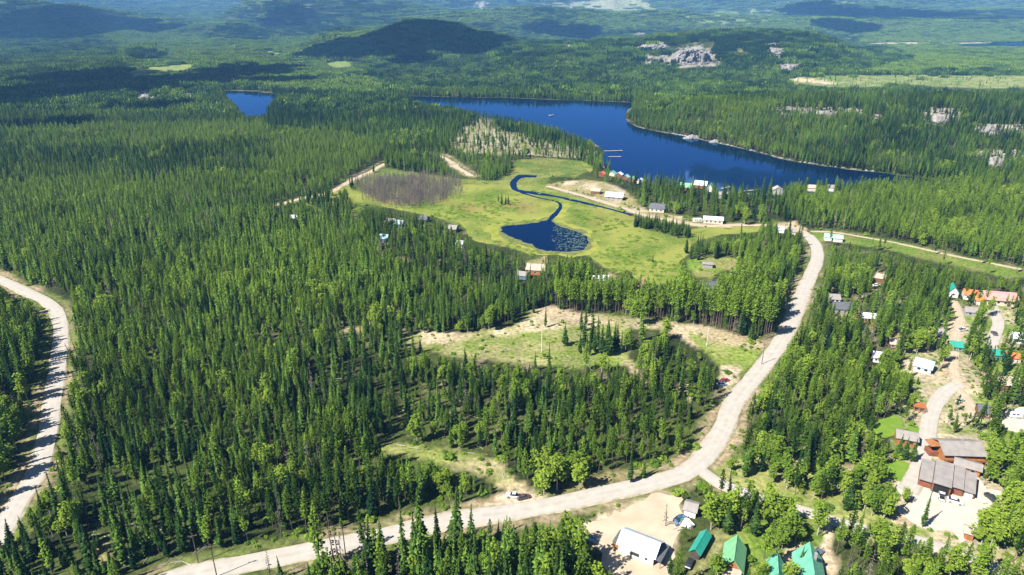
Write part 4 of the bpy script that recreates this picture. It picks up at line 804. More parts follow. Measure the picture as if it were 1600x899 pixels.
bx("wall", (.1, L - .1, 3.0, 3.1, .1, 2.0), M['brown wall'], e); view_guard(o, L, 3, yaw, 3)
# --- cabins among the trees on the right
house((1427,579), (1453,586), 7.5, 2.8, 2.2, 'x', 'white wall', 'pale blue roof', "cabin with a pale blue metal roof alone among the pines", "cabin", category="cabin", wins=2, over=.6)
house((1540,476), (1589,480), 12, 3.3, 2.6, 'x', 'cream wall', 'pink roof', "long pink roofed house at the right edge", wins=4, over=.8)
house((1505,468), (1526,471), 8, 3.0, 2.0, 'x', 'white wall', 'orange roof', "orange roofed cabin just left of the pink roofed house", "cabin", category="cabin", wins=2)
house((1523,476), (1535,478), 5, 2.5, 1.4, 'x', 'white wall', 'orange roof', "small orange roofed shed below the larger orange roof", "shed", category="shed")
house((1481,464), (1496,466), 8, 3.2, 3.0, 'y', 'white wall', 'teal roof', "white cabin with a steep teal roof at the forest edge", "cabin", category="cabin", wins=1)
house((1345,504), (1369,506), 7, 2.8, 1.3, 'x', 'orange wall', 'white roof', "orange walled cabin under a white roof in the pines", "cabin", category="cabin", wins=2)
house((1304,491), (1336,492), 9, 3.0, 2.2, 'x', 'grey wall', 'dark roof', "dark grey roofed house in the clearing right of the road", wins=3)
house((1485,549), (1505,551), 6, 2.5, 1.5, 'x', 'green wall', 'teal roof', "low teal roofed cabin among aspens", "cabin", category="cabin", wins=2)
house((1552,562), (1570,564), 6, 2.4, 1.4, 'x', 'green wall', 'teal roof', "green cabin with a teal roof near the right edge", "cabin", category="cabin")
house((1574,566), (1594,568), 6, 2.3, 1.2, 'x', 'cream wall', 'orange roof', "orange roofed cabin near the right edge beside the teal one", "cabin", category="cabin")
house((1364,440), (1384,443), 6, 2.6, 1.8, 'x', 'brown wall', 'tan roof', "brown cabin in a small dirt opening below the green strip", "cabin", category="cabin")
house((1560,610), (1600,613), 8, 2.8, 2.0, 'x', 'brown wall', 'tan roof', "brown cabin half hidden above the trailer pad", "cabin", category="cabin")
house((1318,680), (1336,684), 4, 2.2, 1.0, 'x', 'grey wall', 'grey roof', "grey woodshed under the pines left of the lawns", "shed", category="shed", parts=False)
for p1, p2, W, wl, rf, lb in (((1284,541),(1300,543),6,'dark wall','dark roof',"dark cabin in shade near the road, in the middle of the pines"), ((1364,566),(1378,568),5,'white wall','white roof',"small white cabin deep in the pines left of the pale blue roof"), ((1390,545),(1404,547),6,'brown wall','tan roof',"tan roofed cabin beside a bare dirt spot in the pines"),
        ((1508,494),(1532,496),5,'grey wall','grey roof',"long grey shed below the orange roofs"), ((1582,536),(1598,538),6,'white wall','white roof',"white cabin at the right edge above the orange roofed one"), ((1462,530),(1476,532),6,'cream wall','grey roof',"cream cabin left of the low teal roof"), ((1528,652),(1546,655),6,'brown wall','dark roof',"dark roofed cabin behind the log house"), ((1296,474),(1312,475),6,'white wall','grey roof',"grey roofed cabin just right of the road, behind the dark roofed house")):
    house(p1, p2, W, 2.6, 1.8, 'x', wl, rf, lb, "cabin", category="cabin", wins=2)
# --- round the meadow
e, L = house((997,466), (1016,467), 10, 3.4, 5.0, 'y', 'white wall', 'plum roof', "white house with a steep plum pink gable behind the row of pines", wins=2, over=.7)
house((1103,459), (1126,457), 9, 3.0, 2.2, 'x', 'grey wall', 'dark roof', "dark grey roofed house behind the row of pines", wins=2)
house((822,429), (850,431), 9, 3.2, 2.4, 'x', 'orange wall', 'tan roof', "orange house with a pale roof below the pond", wins=3)
house((806,436), (822,438), 6, 2.6, 1.6, 'x', 'blue wall', 'grey roof', "small grey roofed outbuilding left of the orange house", "shed", category="shed")
house((928,446), (952,445), 7, 2.8, 1.8, 'x', 'white wall', 'white roof', "low white building in a sandy gap at the meadow's lower edge", "cabin", category="cabin")
house((1098,419), (1113,420), 5, 2.6, .6, 'x', 'grey wall', 'grey roof', "flat grey roofed shelter on the bright lawn", "shelter", category="shelter")
house((1172,437), (1180,438), 4, 2.4, 1.2, 'x', 'white wall', 'teal roof', "tiny teal roofed hut in the trees by the main road", "hut", category="hut")
# --- between meadow and lake
house((946,312), (972,314), 10, 3.0, 2.6, 'x', 'grey wall', 'white roof', "white roofed house beside the sandy lake road", wins=3, over=.7)
house((923,303), (937,304), 7, 2.6, 1.8, 'x', 'brown wall', 'tan roof', "low brown cabin left of the white roofed house", "cabin", category="cabin")
house((1014,331), (1037,333), 9, 3.0, 3.2, 'x', 'cream wall', 'dark roof', "dark roofed house with cream walls standing on the grass by the creek", wins=3)
house((1099,349), (1129,351), 8, 3.0, 1.6, 'x', 'cream wall', 'white roof', "long low white roofed building at the end of the lake road", "hall", category="hall", wins=4)
house((1060,297), (1079,299), 9, 3.0, 3.0, 'x', 'brown wall', 'green roof', "green roofed cabin on the lakeshore among spruces", "cabin", category="cabin")
house((1084,294), (1103,296), 9, 3.2, 3.0, 'x', 'brown wall', 'white roof', "white roofed cabin on the lakeshore", "cabin", category="cabin")
house((1103,299), (1113,300), 8, 3.0, 3.6, 'y', 'white wall', 'green roof', "green gabled cabin right of the white lakeshore roof", "cabin", category="cabin")
house((1120,310), (1136,311), 7, 3.0, 2.0, 'x', 'grey wall', 'grey roof', "grey boathouse near the lake's lower shore", "boathouse", category="boathouse")
for p1, p2, wl, rf, lb in (((934,276),(944,277),'red wall','orange roof',"small orange roofed cabin, first by the dock"), ((950,275),(960,276),'cream wall','aqua roof',"small aqua roofed lakeshore cabin"), ((961,277),(971,278),'red wall','white roof',"small white roofed lakeshore cabin with red walls"),
        ((972,281),(981,282),'brown wall','mint roof',"small mint roofed lakeshore cabin"), ((982,284),(991,285),'brown wall','green roof',"small green roofed lakeshore cabin"), ((994,287),(1003,288),'cream wall','white roof',"small white roofed lakeshore cabin, last of the row")):
    house(p1, p2, 6, 2.6, 2.0, 'y', wl, rf, lb, "cabin", category="cabin", group="cabins along the lakeshore")
house((1206,303), (1224,304), 9, 3.0, 2.8, 'y', 'grey wall', 'tan roof', "pale grey cabin where the lake ends at the pines", "cabin", category="cabin")
house((1260,299), (1276,300), 8, 3.2, 2.0, 'x', 'cream wall', 'tan roof', "cream cabin beyond the pine slope on the lakeshore", "cabin", category="cabin")
house((1293,299), (1305,300), 8, 3.2, 2.0, 'x', 'white wall', 'grey roof', "white cabin farthest along the shore past the cream one", "cabin", category="cabin")
house((1288,376), (1299,377), 6, 2.6, 1.8, 'x', 'white wall', 'mint roof', "pale green roofed hut at the start of the green strip", "hut", category="hut")
house((1302,378), (1316,379), 6, 2.6, 1.8, 'x', 'white wall', 'mint roof', "wider pale green roofed hut next to the first one", "hut", category="hut")
house((1216,364), (1226,365), 5, 2.5, 1.4, 'x', 'white wall', 'white roof', "little white hut by the road fork at the lake", "hut", category="hut")
house((1232,367), (1243,368), 5, 2.5, 1.4, 'x', 'cream wall', 'grey roof', "little grey roofed hut by the road fork", "hut", category="hut")
for p1, p2, wl, rf, lb in (((450,347),(467,348),'white wall','white roof',"white roofed cabin in the trees left of the meadow"), ((417,350),(427,351),'white wall','white roof',"tiny white hut in the trees far left of the meadow"), ((602,352),(614,353),'green wall','grey roof',"grey roofed green cabin hidden in the dark clump by the meadow"),
        ((616,355),(628,356),'blue wall','pale blue roof',"blue grey cabin hidden in the dark clump by the meadow"), ((655,348),(666,349),'dark wall','dark roof',"dark low cabin at the meadow's left edge"), ((700,363),(712,364),'dark wall','grey roof',"dark walled grey roofed cabin under trees by the meadow"), ((592,378),(604,379),'blue wall','blue roof',"blue cabin deep in the trees"), ((712,388),(722,389),'white wall','white roof',"white roofed hut at the lower edge of the meadow")):
    house(p1, p2, 7, 2.6, 2.0, 'x', wl, rf, lb, "cabin", category="cabin", group="cabins left of the meadow")
# --- vehicles
def wheels(e, xs, ys, r=.36, w=.24):
    for x in xs:
        for y in ys:
            v = []; f = []; n = 12
            for s in (-w / 2, w / 2): v += [(x + r * math.cos(6.283 * k / n), y + s, r + r * math.sin(6.283 * k / n)) for k in range(n)]
            f = [(k, (k + 1) % n, n + (k + 1) % n, n + k) for k in range(n)] + [tuple(range(n))[::-1], tuple(range(n, 2 * n))]
            t = mesh_obj("wheel", v, f, M['tyre'], e); h = r * .55; sg = 1 if y > 0 else -1; v = [(x + h * math.cos(6.283 * k / 8), y + sg * (w / 2 + .012), r + h * math.sin(6.283 * k / 8)) for k in range(8)]; mesh_obj("rim", v, [tuple(range(8)) if sg < 0 else tuple(range(8))[::-1]], M['chrome'], t)
def loft(name, secs, m, e):
    """secs: (x, half width low, half width high, z low, z high) along the body"""
    v = []; f = []
    for x, a, b, z0, z1 in secs: v += [(x, -a, z0), (x, a, z0), (x, b, z1), (x, -b, z1)]
    n = len(secs)
    for i in range(n - 1):
        for k in range(4): f.append((4 * i + k, 4 * i + (k + 1) % 4, 4 * i + 4 + (k + 1) % 4, 4 * i + 4 + k))
    f += [(3, 2, 1, 0), tuple(4 * (n - 1) + k for k in range(4))]; return mesh_obj(name, v, f, m, e)
def vehicle(px, py, yaw, kind, col, label, category="car", parts_name=None):
    g = ground([px], [py])[0]; nm = {'car': "parked_car", 'suv': "parked_car", 'pickup': "pickup_truck", 'trailer': "utility_trailer", 'rv': "travel_trailer"}[kind]
    e = empty(nm, g, math.radians(yaw), label, category); paint = mm("paint " + str(col), col, tuple(c * .92 for c in col), rough=.25, spec=.6)
    BUILDING_GUARDS.append([(g[0] + a, g[1] + b) for a, b in ((-5,-5),(5,-5),(5,5),(-5,5))]); k = 3 if px > 1480 and py < 700 else 7; GUARDS.append([(px-k,py-k),(px+k,py-k),(px+k,py+2),(px-k,py+2)])
    if kind in ('car', 'suv'):
        h = .0 if kind == 'car' else .28
        loft("body", [(-2.3,.80,.72,.42,.80+h),(-2.1,.88,.84,.30,.98+h),(-.9,.92,.86,.28,1.0+h),(1.0,.92,.86,.28,1.0+h),(2.05,.88,.80,.30,.84+h),(2.3,.76,.68,.42,.72+h)], paint, e)
        loft("cabin", [(-2.0 if h else -1.75,.80,.62,.97+h,1.02+h),(-1.6 if h else -1.0,.84,.68,.97+h,1.46+h),(.35,.84,.68,.97+h,1.46+h),(1.1,.80,.62,.97+h,1.03+h)], M['glass'], e); bx("cabin_roof", (-1.45 if h else -.95, .32, -.64, .64, 1.461 + h, 1.52 + h), paint, e)
        wheels(e, (-1.4, 1.4), (-.84, .84))
        for y in (-.55, .55): bx("headlight", (2.27, 2.34, y - .18, y + .18, .58 + h, .70 + h), M['trim'], e)
    elif kind == 'pickup':
        loft("body", [(-2.9,.90,.88,.5,1.02),(-1.0,.95,.92,.45,1.08),(.9,.95,.92,.45,1.12),(2.4,.93,.85,.45,1.02),(2.75,.84,.76,.55,.88)], paint, e)
        bx("truck_bed", (-2.75, -.75, -.76, .76, 1.09, 1.11), M['dark opening paint'], e); loft("cabin", [(-.7,.88,.74,1.1,1.75),(.5,.88,.74,1.1,1.78),(1.25,.86,.68,1.1,1.16)], M['glass'], e); bx("cabin_roof", (-.68, .5, -.73, .73, 1.78, 1.84), paint, e); wheels(e, (-1.8, 1.7), (-.86, .86), .42, .28)
        for y in (-.62, .62): bx("headlight", (2.70, 2.78, y - .16, y + .16, .70, .84), M['trim'], e)
    elif kind == 'trailer':
        bx("bed", (-2.2, 2.0, -1.0, 1.0, .55, .7), paint, e)
        for y in (-1.0, .94): bx("side_rail", (-2.2, 2.0, y, y + .06, .7, 1.15), paint, e)
        v, f = [], []; box(v, f, 2.0, 3.4, -.08, .08, .5, .62); mesh_obj("tow_bar", v, f, M['chrome'], e); wheels(e, (-.3,), (-1.15, 1.15))
    else:
        loft("body", [(-3.6,1.15,1.10,.55,2.6),(-3.3,1.2,1.15,.45,2.95),(2.6,1.2,1.15,.45,2.95),(3.5,1.15,1.05,.8,2.3)], paint, e); wheels(e, (-.6, .3), (-1.1, 1.1)); bx("door", (.9, 1.6, -1.24, -1.205, .6, 2.4), M['grey wall'], e)
        for x in (-2.3, -.8, 2.1): bx("window", (x - .5, x + .5, -1.235, -1.195, 1.5, 2.1), M['glass'], e)
        bx("roof_vent", (-1.4, -.7, -.35, .35, 2.9, 3.1), M['grey wall'], e)
    return e
vehicle(1471, 777, 60, 'pickup', (.72,.72,.72), "white pickup truck under the open middle garage bay", "truck")
vehicle(1492, 786, -30, 'suv', (.70,.70,.70), "white car in front of the right hand garage door")
vehicle(1548, 780, 100, 'suv', (.03,.035,.04), "dark car parked right of the garages")
vehicle(1062, 812, 35, 'car', (.05,.12,.25), "dark blue car at the junk pile by the small grey shed")
vehicle(1070, 818, 60, 'trailer', (.60,.60,.58), "pale trailer beside the blue car in the sandy yard", "trailer")
vehicle(803, 777, 170, 'pickup', (.65,.64,.64), "silver pickup truck on the pull off above the main road", "truck")
vehicle(818, 779, 20, 'car', (.12,.06,.07), "dark maroon car on the pull off, right of the silver pickup")
vehicle(1127, 602, 10, 'car', (.25,.42,.62), "light blue car at the roadside below the grassy clearing")
vehicle(1132, 596, 20, 'car', (.38,.06,.05), "red car behind the light blue one at the roadside")
vehicle(922, 846, -35, 'trailer', (.30,.36,.42), "blue grey trailer at the left edge of the sandy yard", "trailer")
vehicle(1590, 652, -8, 'rv', (.78,.78,.77), "long white travel trailer on the pad at the right edge", "trailer")
vehicle(1369, 447, 0, 'car', (.75,.75,.75), "white car in front of the brown cabin")
vehicle(1553, 523, 80, 'suv', (.10,.10,.11), "dark car on the driveway below the pink roofed house")
vehicle(1504, 517, 15, 'pickup', (.70,.70,.70), "white pickup on the dirt below the orange roofs", "truck")
vehicle(1500, 628, 30, 'car', (.60,.58,.55), "beige car in the dirt lot above the pergola")
vehicle(1077, 884, 60, 'suv', (.03,.03,.04), "black car beside the long teal shed")
vehicle(1278, 866, 40, 'trailer', (.10,.13,.17), "dark trailer behind the big aqua roof", "trailer")
vehicle(1090, 347, 5, 'rv', (.76,.75,.73), "white travel trailer parked left of the long white hall", "trailer")
# --- the boat and the docks
g = flat(861, 181); e = empty("motor_boat", (g[0], g[1], .12), .1, "white motor boat with its wake out on the blue lake", "boat")
loft("hull", [(-3.5,.9,1.2,-.2,.9),(0,1.0,1.35,-.2,1.0),(2.6,.6,1.0,-.1,1.15),(4.0,.05,.1,.4,1.3)], M['white wall'], e); loft("windscreen", [(-.4,.8,.6,.95,1.7),(1.0,.8,.5,1.0,1.1)], M['glass'], e); bx("seat", (-2.6, -1.2, -.7, .7, .9, 1.3), M['red wall'], e)
v, f = [], []
for i in range(14): x = -4 - i * 2.2; w = .5 + i * .22; slab(v, f, [(x, -w, -.08), (x + 1.9, -w + .2, -.07), (x + 1.9, w - .2, -.07), (x, w, -.08)], .02)
mesh_obj("wake", v, f, M['white wall'], e)
def dock(px, py, yaw, L, label):
    g = flat(px, py); e = empty("dock", (g[0], g[1], 0), math.radians(yaw), label, "dock"); bx("deck", (0, L, -1.2, 1.2, .55, .75), M['tan roof'], e)
    for x in np.linspace(.5, L - .5, 4):
        for y in (-1.0, 1.0): bx("post", (x - .12, x + .12, y - .12, y + .12, -.3, 1.1), M['wood trim'], e)
dock(944, 237, 8, 22, "long wooden dock at the wooded point"); dock(951, 246, 4, 14, "shorter dock just below the long one"); dock(1160, 300, 20, 16, "dock by the lake's lower shore"); dock(1128, 296, 40, 12, "small dock near the grey boathouse")
# --- poles
def pole(px, py, h, label, arm=True, pale=False, yaw=.3):
    g = ground([px], [py])[0]; e = empty("utility_pole", g, yaw, label, "pole"); mb = MB(); mb.cone(-.5, h, .17, .11, 8, 0, .5, cap=True); o = bpy.data.objects.new("shaft", mb.mesh("shaft", [M['trim'] if pale else M['bark']])); C.objects.link(o); o.parent = e
    if arm:
        bx("crossarm", (-1.2, 1.2, -.16, .0, h - 1.0, h - .82), M['bark'], e)
        for x in (-1.05, 0, 1.05): bx("insulator", (x - .06, x + .06, -.14, -.02, h - .81, h - .6), M['grey wall'], e)
for a in ((310,880,11,"wooden utility pole beside the main road near the bottom left"), (339,902,12,"wooden utility pole at the lower verge near the bottom left"), (540,867,11,"wooden utility pole on the lower verge of the main road"), (1558,638,12,"pale utility pole right of the driveway"), (1283,838,11,"utility pole at the side road above the aqua roofs"), (1190,570,11,"utility pole beside the main road by the grassy clearing")): pole(*a)
pole(846, 551, 12, "white pole standing alone in the sunny clearing", False, True); pole(1104, 541, 10, "pale post in the grassy clearing beside the road", False, True)
# --- the bare cliff behind the lake, boulders, lily pads
def cliff():
    g = ground([1088], [101])[0]; n, k = 40, 22; V = []; rnd = random.Random(3)
    for i in range(n + 1):
        for j in range(k + 1):
            u = i / n * 2 - 1; w = j / k; prof = (1 - abs(u) ** 2.6) * (0.82 + .18 * vnoise(i * .3, 0, 8))
            z = (58 + 9 * (_h(np.int64(math.floor(u * 7 + 30)), np.int64(1), 77) - .5)) * min(1, w * 1.35) * max(prof, 0.0); back = 10 * w + max(0, w - .74) * 160
            uu = u + .05 * w; r = (_h(np.int64(math.floor(uu * 6 + 20)), np.int64(math.floor(w * 2.4 + .4 * vnoise(u * 5, 1, 2))), 31) - .5) * 20 + (_h(np.int64(math.floor(uu * 15 + 40)), np.int64(math.floor(w * 5)), 33) - .5) * 9 + (vnoise(u * 30, w * 14, 35) - .5) * 6
            V.append((u * 60, back + r + 30 * u * u, z * .82 - 6))
    Fc = [(i * (k + 1) + j, (i + 1) * (k + 1) + j, (i + 1) * (k + 1) + j + 1, i * (k + 1) + j + 1) for i in range(n) for j in range(k)]
    o = mesh_obj("rock_cliff", V, Fc, M['rock']); o.location = (g[0], g[1] + 20, g[2]); tag(o, "pale grey bare cliff face on the forested ridge behind the lake", "cliff")
cliff()
def outcrop(px, py, w, h, label, sd):
    g = ground([px], [py])[0]; n, k = 22, 10; V = []
    for i in range(n + 1):
        for j in range(k + 1):
            u = i / n * 2 - 1; q = j / k; r = (vnoise(u * 5 + sd, q * 3, 51) - .5) * .9 + (vnoise(u * 13 + sd, q * 8, 53) - .5) * .5
            V.append((u * w / 2, (q - .3) * h * 1.6 + r * h * .5, h * (math.sin(math.pi * min(1, q * .9 + .05)) * (1 - u * u) * (.75 + .5 * vnoise(u * 6 + sd, 3, 55)) + r * .12) - .8))
    o = mesh_obj("rock_outcrop", V, [(i * (k + 1) + j, (i + 1) * (k + 1) + j, (i + 1) * (k + 1) + j + 1, i * (k + 1) + j + 1) for i in range(n) for j in range(k)], M['rock']); o.location = g; tag(o, label, "rock", "rock outcrops beyond the lake")
    GUARDS.append([(px - w * .3 * F / g[1], py - h * .7 * F / g[1]), (px + w * .3 * F / g[1], py - h * .7 * F / g[1]), (px + w * .3 * F / g[1], py - h * .2 * F / g[1]), (px - w * .3 * F / g[1], py - h * .2 * F / g[1])])
for i, a in enumerate(((1082,217,42,9,"grey rock bank on the lake's far shore, left part"), (1118,223,30,7,"low grey rock bank on the lake's far shore, right part"), (1470,190,60,14,"broad pale outcrop on the wooded slope right of the lake"), (1545,205,48,12,"pale outcrop near the right edge, above the others"), (1555,258,44,13,"pale outcrop near the right edge, lowest on the slope"),
        (1290,178,60,7,"long low outcrop on top of the slope behind the lake"), (1212,82,70,18,"pale outcrop on the far ridge right of the cliff"), (1020,74,80,16,"pale outcrop on the far ridge left of the cliff"), (295,153,50,12,"pale outcrop left of the small lake"), (228,152,40,12,"smaller pale outcrop left of the small lake"), (1235,107,60,14,"pale outcrop low on the far ridge"), (915,66,60,14,"small pale outcrop at the left end of the far ridge"))): outcrop(a[0], a[1], a[2] * .62, a[3] * .62, a[4], i * 3.7)
bx_ = None
def junk():
    e = empty("junk_pile", ground([1064], [822])[0], .4, "heap of boards, crates and a white tarp by the grey shed in the sandy yard", "junk pile"); rnd = random.Random(4)
    for i in range(9): x_, y_ = rnd.uniform(-2.6, 2.6), rnd.uniform(-2, 2); o = bx("board", (x_ - 1.1, x_ + 1.1, y_ - .12, y_ + .12, .05 + i * .07, .11 + i * .07), M['tan roof'], e)
    for i, m_ in enumerate(('white wall', 'blue wall', 'teal roof', 'grey wall')): x_, y_ = rnd.uniform(-3, 3), rnd.uniform(-2.5, 2.5); bx("crate", (x_ - .5, x_ + .5, y_ - .45, y_ + .45, 0, .8 + .2 * i), M[m_], e)
    v, f = [], []; slab(v, f, [(1,-2.4,1.0),(3.6,-2.2,.9),(3.4,.2,1.2),(1.2,0,1.35)], .05); mesh_obj("tarp", v, f, M['white wall'], e)
junk()
def rock_model(i):
    rnd = random.Random(i); bm = bmesh.new(); bmesh.ops.create_icosphere(bm, subdivisions=1, radius=1)
    for q in bm.verts: q.co *= rnd.uniform(.65, 1.25); q.co.z *= .6
    me = bpy.data.meshes.new("boulder"); bm.to_mesh(me); bm.free(); me.materials.append(M['rock']); return me
P = []
for a, b, c, d in ROCKS:
    n = int(14 + (c - a) * (d - b) / 22); p = ground(RNG.uniform(a, c, n), RNG.uniform(b, d, n)); P.append(np.concatenate([p, np.full((n, 1), 1.0)], 1))
for q, n, s in ((SANDY_HILL, 160, .6), (CLEAR_MID, 60, .25), (CLEAR_LOW, 50, .25)):
    q = np.array(q); p = flat(RNG.uniform(q[:, 0].min(), q[:, 0].max(), n), RNG.uniform(q[:, 1].min(), q[:, 1].max(), n)); x_, y_, _ = project(p[:, 0], p[:, 1], 0); m = inpoly(x_, y_, q); p = p[m]; P.append(np.stack([p[:, 0], p[:, 1], hfun(p[:, 0], p[:, 1]), np.full(len(p), s)], 1))
for i, (px_, py_) in enumerate(np.array([(1050 + t * 320, np.interp(1050 + t * 320, [1000,1050,1100,1130,1180,1240,1310,1380], [200,210,220,226,238,253,263,271]) - 1.2) for t in RNG.random(120) ** 1.6])): g = flat(px_, py_); P.append(np.array([[g[0], g[1], .1, .75]]))
P = np.concatenate(P); s = RNG.uniform(.7, 3.6, len(P)) * P[:, 3] * np.clip(P[:, 1] / 800, .5, 3.2)
scatter("rocks", "pale grey boulders and outcrops scattered over slopes, clearings and the far shore", [rock_model(i) for i in range(4)], P[:, :3], np.stack([s, s * RNG.uniform(.7, 1.1, len(s)), s * RNG.uniform(.5, .9, len(s))], 1), RNG.uniform(0, 6.28, len(P)), np.full(len(P), .5), .2)
M['lily'] = mat("lily pads", (.10,.15,.11), (.05,.09,.06), .4, .5, spec=.5)
v, f = [], []; q = RNG.uniform(size=(2600, 2)); lx = 846 + q[:, 0] * 74; ly = 351 + q[:, 1] * 44
dens = sstep(.18, .62, (lx - 846) / 74 + (fbm(lx / 7, ly / 5, 13) - .5) * .9); m = inpoly(lx, ly, POND) & (RNG.random(2600) < dens * .36)
for a, b in flat(lx[m], ly[m]):
    r = RNG.uniform(.25, .8); o = len(v); t0 = RNG.uniform(0, 6.28); z = .30 + RNG.uniform(0, .05); v += [(a, b, z)] + [(a + r * math.cos(t0 + t), b + r * math.sin(t0 + t), z + RNG.uniform(0, .05)) for t in np.linspace(.25, 6.03, 8)]; f += [(o, o + k, o + k + 1) for k in range(1, 8)]
mesh_obj("lily_pads", v, f, M['lily'], kind="stuff", label="grey green lily pads crowding the right half of the pond")
def finish_forest():
    x, y, z, px, py, zc, Hh, T, sp = grow()
    kinds = ('spruce', 'pine', 'leaf', 'dead'); names = {'spruce': 'spruce_tree', 'pine': 'pine_tree', 'leaf': 'broadleaf_tree', 'dead': 'dead_tree'}
    quota = {'spruce': 135, 'pine': 190, 'leaf': 262, 'dead': 60}
    counts = {}
    for ki, k in enumerate(kinds):
        sel = np.where(sp == ki)[0]
        # visible size on the picture, feet or top inside it
        tx, ty, _ = project(x[sel], y[sel], z[sel] + Hh[sel] * .8)
        inside = (tx > 4) & (tx < 1596) & (ty > 4) & (ty < 895); size = Hh[sel] / zc[sel] * inside
        order = np.argsort(-size)[:quota[k]]; one = np.zeros(len(sel), bool); one[order] = True; one &= inside
        for i in sel[one]: plant(k, (x[i], y[i], z[i]), Hh[i], T[i], px[i], py[i])
        r = sel[~one]; counts[k] = len(r)
        if len(r):
            Hm = MODELS[k][0][0]; s = Hh[r] / Hm; w = np.clip(s ** .8 * RNG.uniform(.85, 1.2, len(r)) * {'leaf': 1.0, 'pine': .80}.get(k, .92), .35, 1.5)
            scatter({'spruce': 'spruce_forest', 'pine': 'pine_forest', 'leaf': 'broadleaf_wood', 'dead': 'dead_wood'}[k],
                    {'spruce': 'dense dark spruces filling the forest beyond the nearest trees', 'pine': 'dense olive green pines filling the forest beyond the nearest trees', 'leaf': 'bright green leafy trees dotted through the farther forest', 'dead': 'bare grey dead trees dotted through the farther forest'}[k],
                    [m[3] for m in MODELS[k]], np.stack([x[r], y[r], z[r] - .1], 1), np.stack([w, w, s], 1), RNG.uniform(0, 6.28, len(r)), T[r])
    print("forest", counts)
    for q, nn, nm, lb in ((CUT_RIGHT, 170, "young_spruces", "scattered young trees on the pale green clearing beyond the lake"), (CUT_FAR, 90, "young_spruces", "scattered trees on the far beige logged slope")):
        q = np.array(q, float); a = RNG.uniform(q[:, 0].min(), q[:, 0].max(), nn); b = RNG.uniform(q[:, 1].min(), q[:, 1].max(), nn); mm_ = inpoly(a, b, q); p = ground(a[mm_], b[mm_]); s = RNG.uniform(.35, .8, len(p)) * np.clip(p[:, 1] / 1800, 1, 2)
        scatter(nm, lb, [m_[3] for m_ in MODELS['spruce']], p, np.stack([s, s, s * .9], 1), RNG.uniform(0, 6.28, len(p)), RNG.random(len(p)))
    # farther woods as patches
    def far(name, label, y0, y1, step, size, n, Hm, Rm, sides, near_lake=34):
        x, y = jgrid(-.8 * y1 - 30, .8 * y1 + 30, y0, y1, step, .25)
        dl = np.full(len(x), 1e9); m = y < 2600
        if m.any():
            dl[m] = np.minimum(dist_poly(x[m], y[m], lake_w[::2], True), dist_poly(x[m], y[m], plake_w[::2], True)); dl[m] = np.where(inpoly(x[m], y[m], lake_w) | inpoly(x[m], y[m], plake_w), 0, dl[m])
        z, px, py, zc, Hh, T, keep, sp = place(x, y, 1); keep &= (dl > near_lake) & clear_ok(x, y, z, np.full(len(x), 12.0))
        keep &= (np.abs(px - 800) < 980)
        for k, mix in enumerate(((.88, .11, .01), (.12, .86, .02), (.3, .3, .4))):
            r = np.where(keep & (sp == k))[0]
            if not len(r): continue
            ms = [patch(name, size, n, mix, name + str(k * 10 + q), Hm * (1.05 if k == 0 else .95), Rm, sides) for q in range(3)]
            s = RNG.uniform(.85, 1.15, len(r)); hs = np.clip(Hh[r] / 16.0, .55, 1.4)
            scatter(name, label + ("; mostly dark spruce", "; mostly olive pine", "; with paler leafy trees")[k], ms, np.stack([x[r], y[r], z[r] - .6], 1), np.stack([s, s, hs], 1), RNG.uniform(0, 6.28, len(r)), T[r], .015); print(name, k, len(r))
    far("distant_forest", "forest from the meadow to behind the lake", NEAR, 1900, 13, 15, 25, 12, 1.45, 5, 22)
    far("distant_forest", "forest on the hills behind the lake", 1900, 4600, 29, 33, 81, 13, 1.8, 4)
    far("distant_forest", "forest on the farthest blue hills", 4600, 14500, 75, 88, 100, 18, 4.2, 4)
def region(px, py):
    if py > 430 and px < np.interp(py, [430,470,530,640,740,790,900], [20,70,95,80,57,25,-40]): return "left of the curving gravel road"
    if py > 795 and px < 960: return "in the wood at the bottom edge below the road"
    if px < 480: return "in the big forest between both gravel roads"
    if px < 780: return "in the forest just above the main road"
    if px < 1110 and py < 790: return "in the woods inside the road's bend"
    if px < 1110: return "around the white workshop's sandy yard"
    if py < 690: return "right of the main road, first trees beside it" if px < 1215 else "in the middle of the slope right of the road" if px < 1330 else "on the slope just left of the lawns and pergola" if px < 1430 else "among the cabins near the right edge"
    if px < 1300: return "between side road and green roofed houses"
    if px < 1460: return "in the grove below the garages"
    return "at the right edge by the log house"
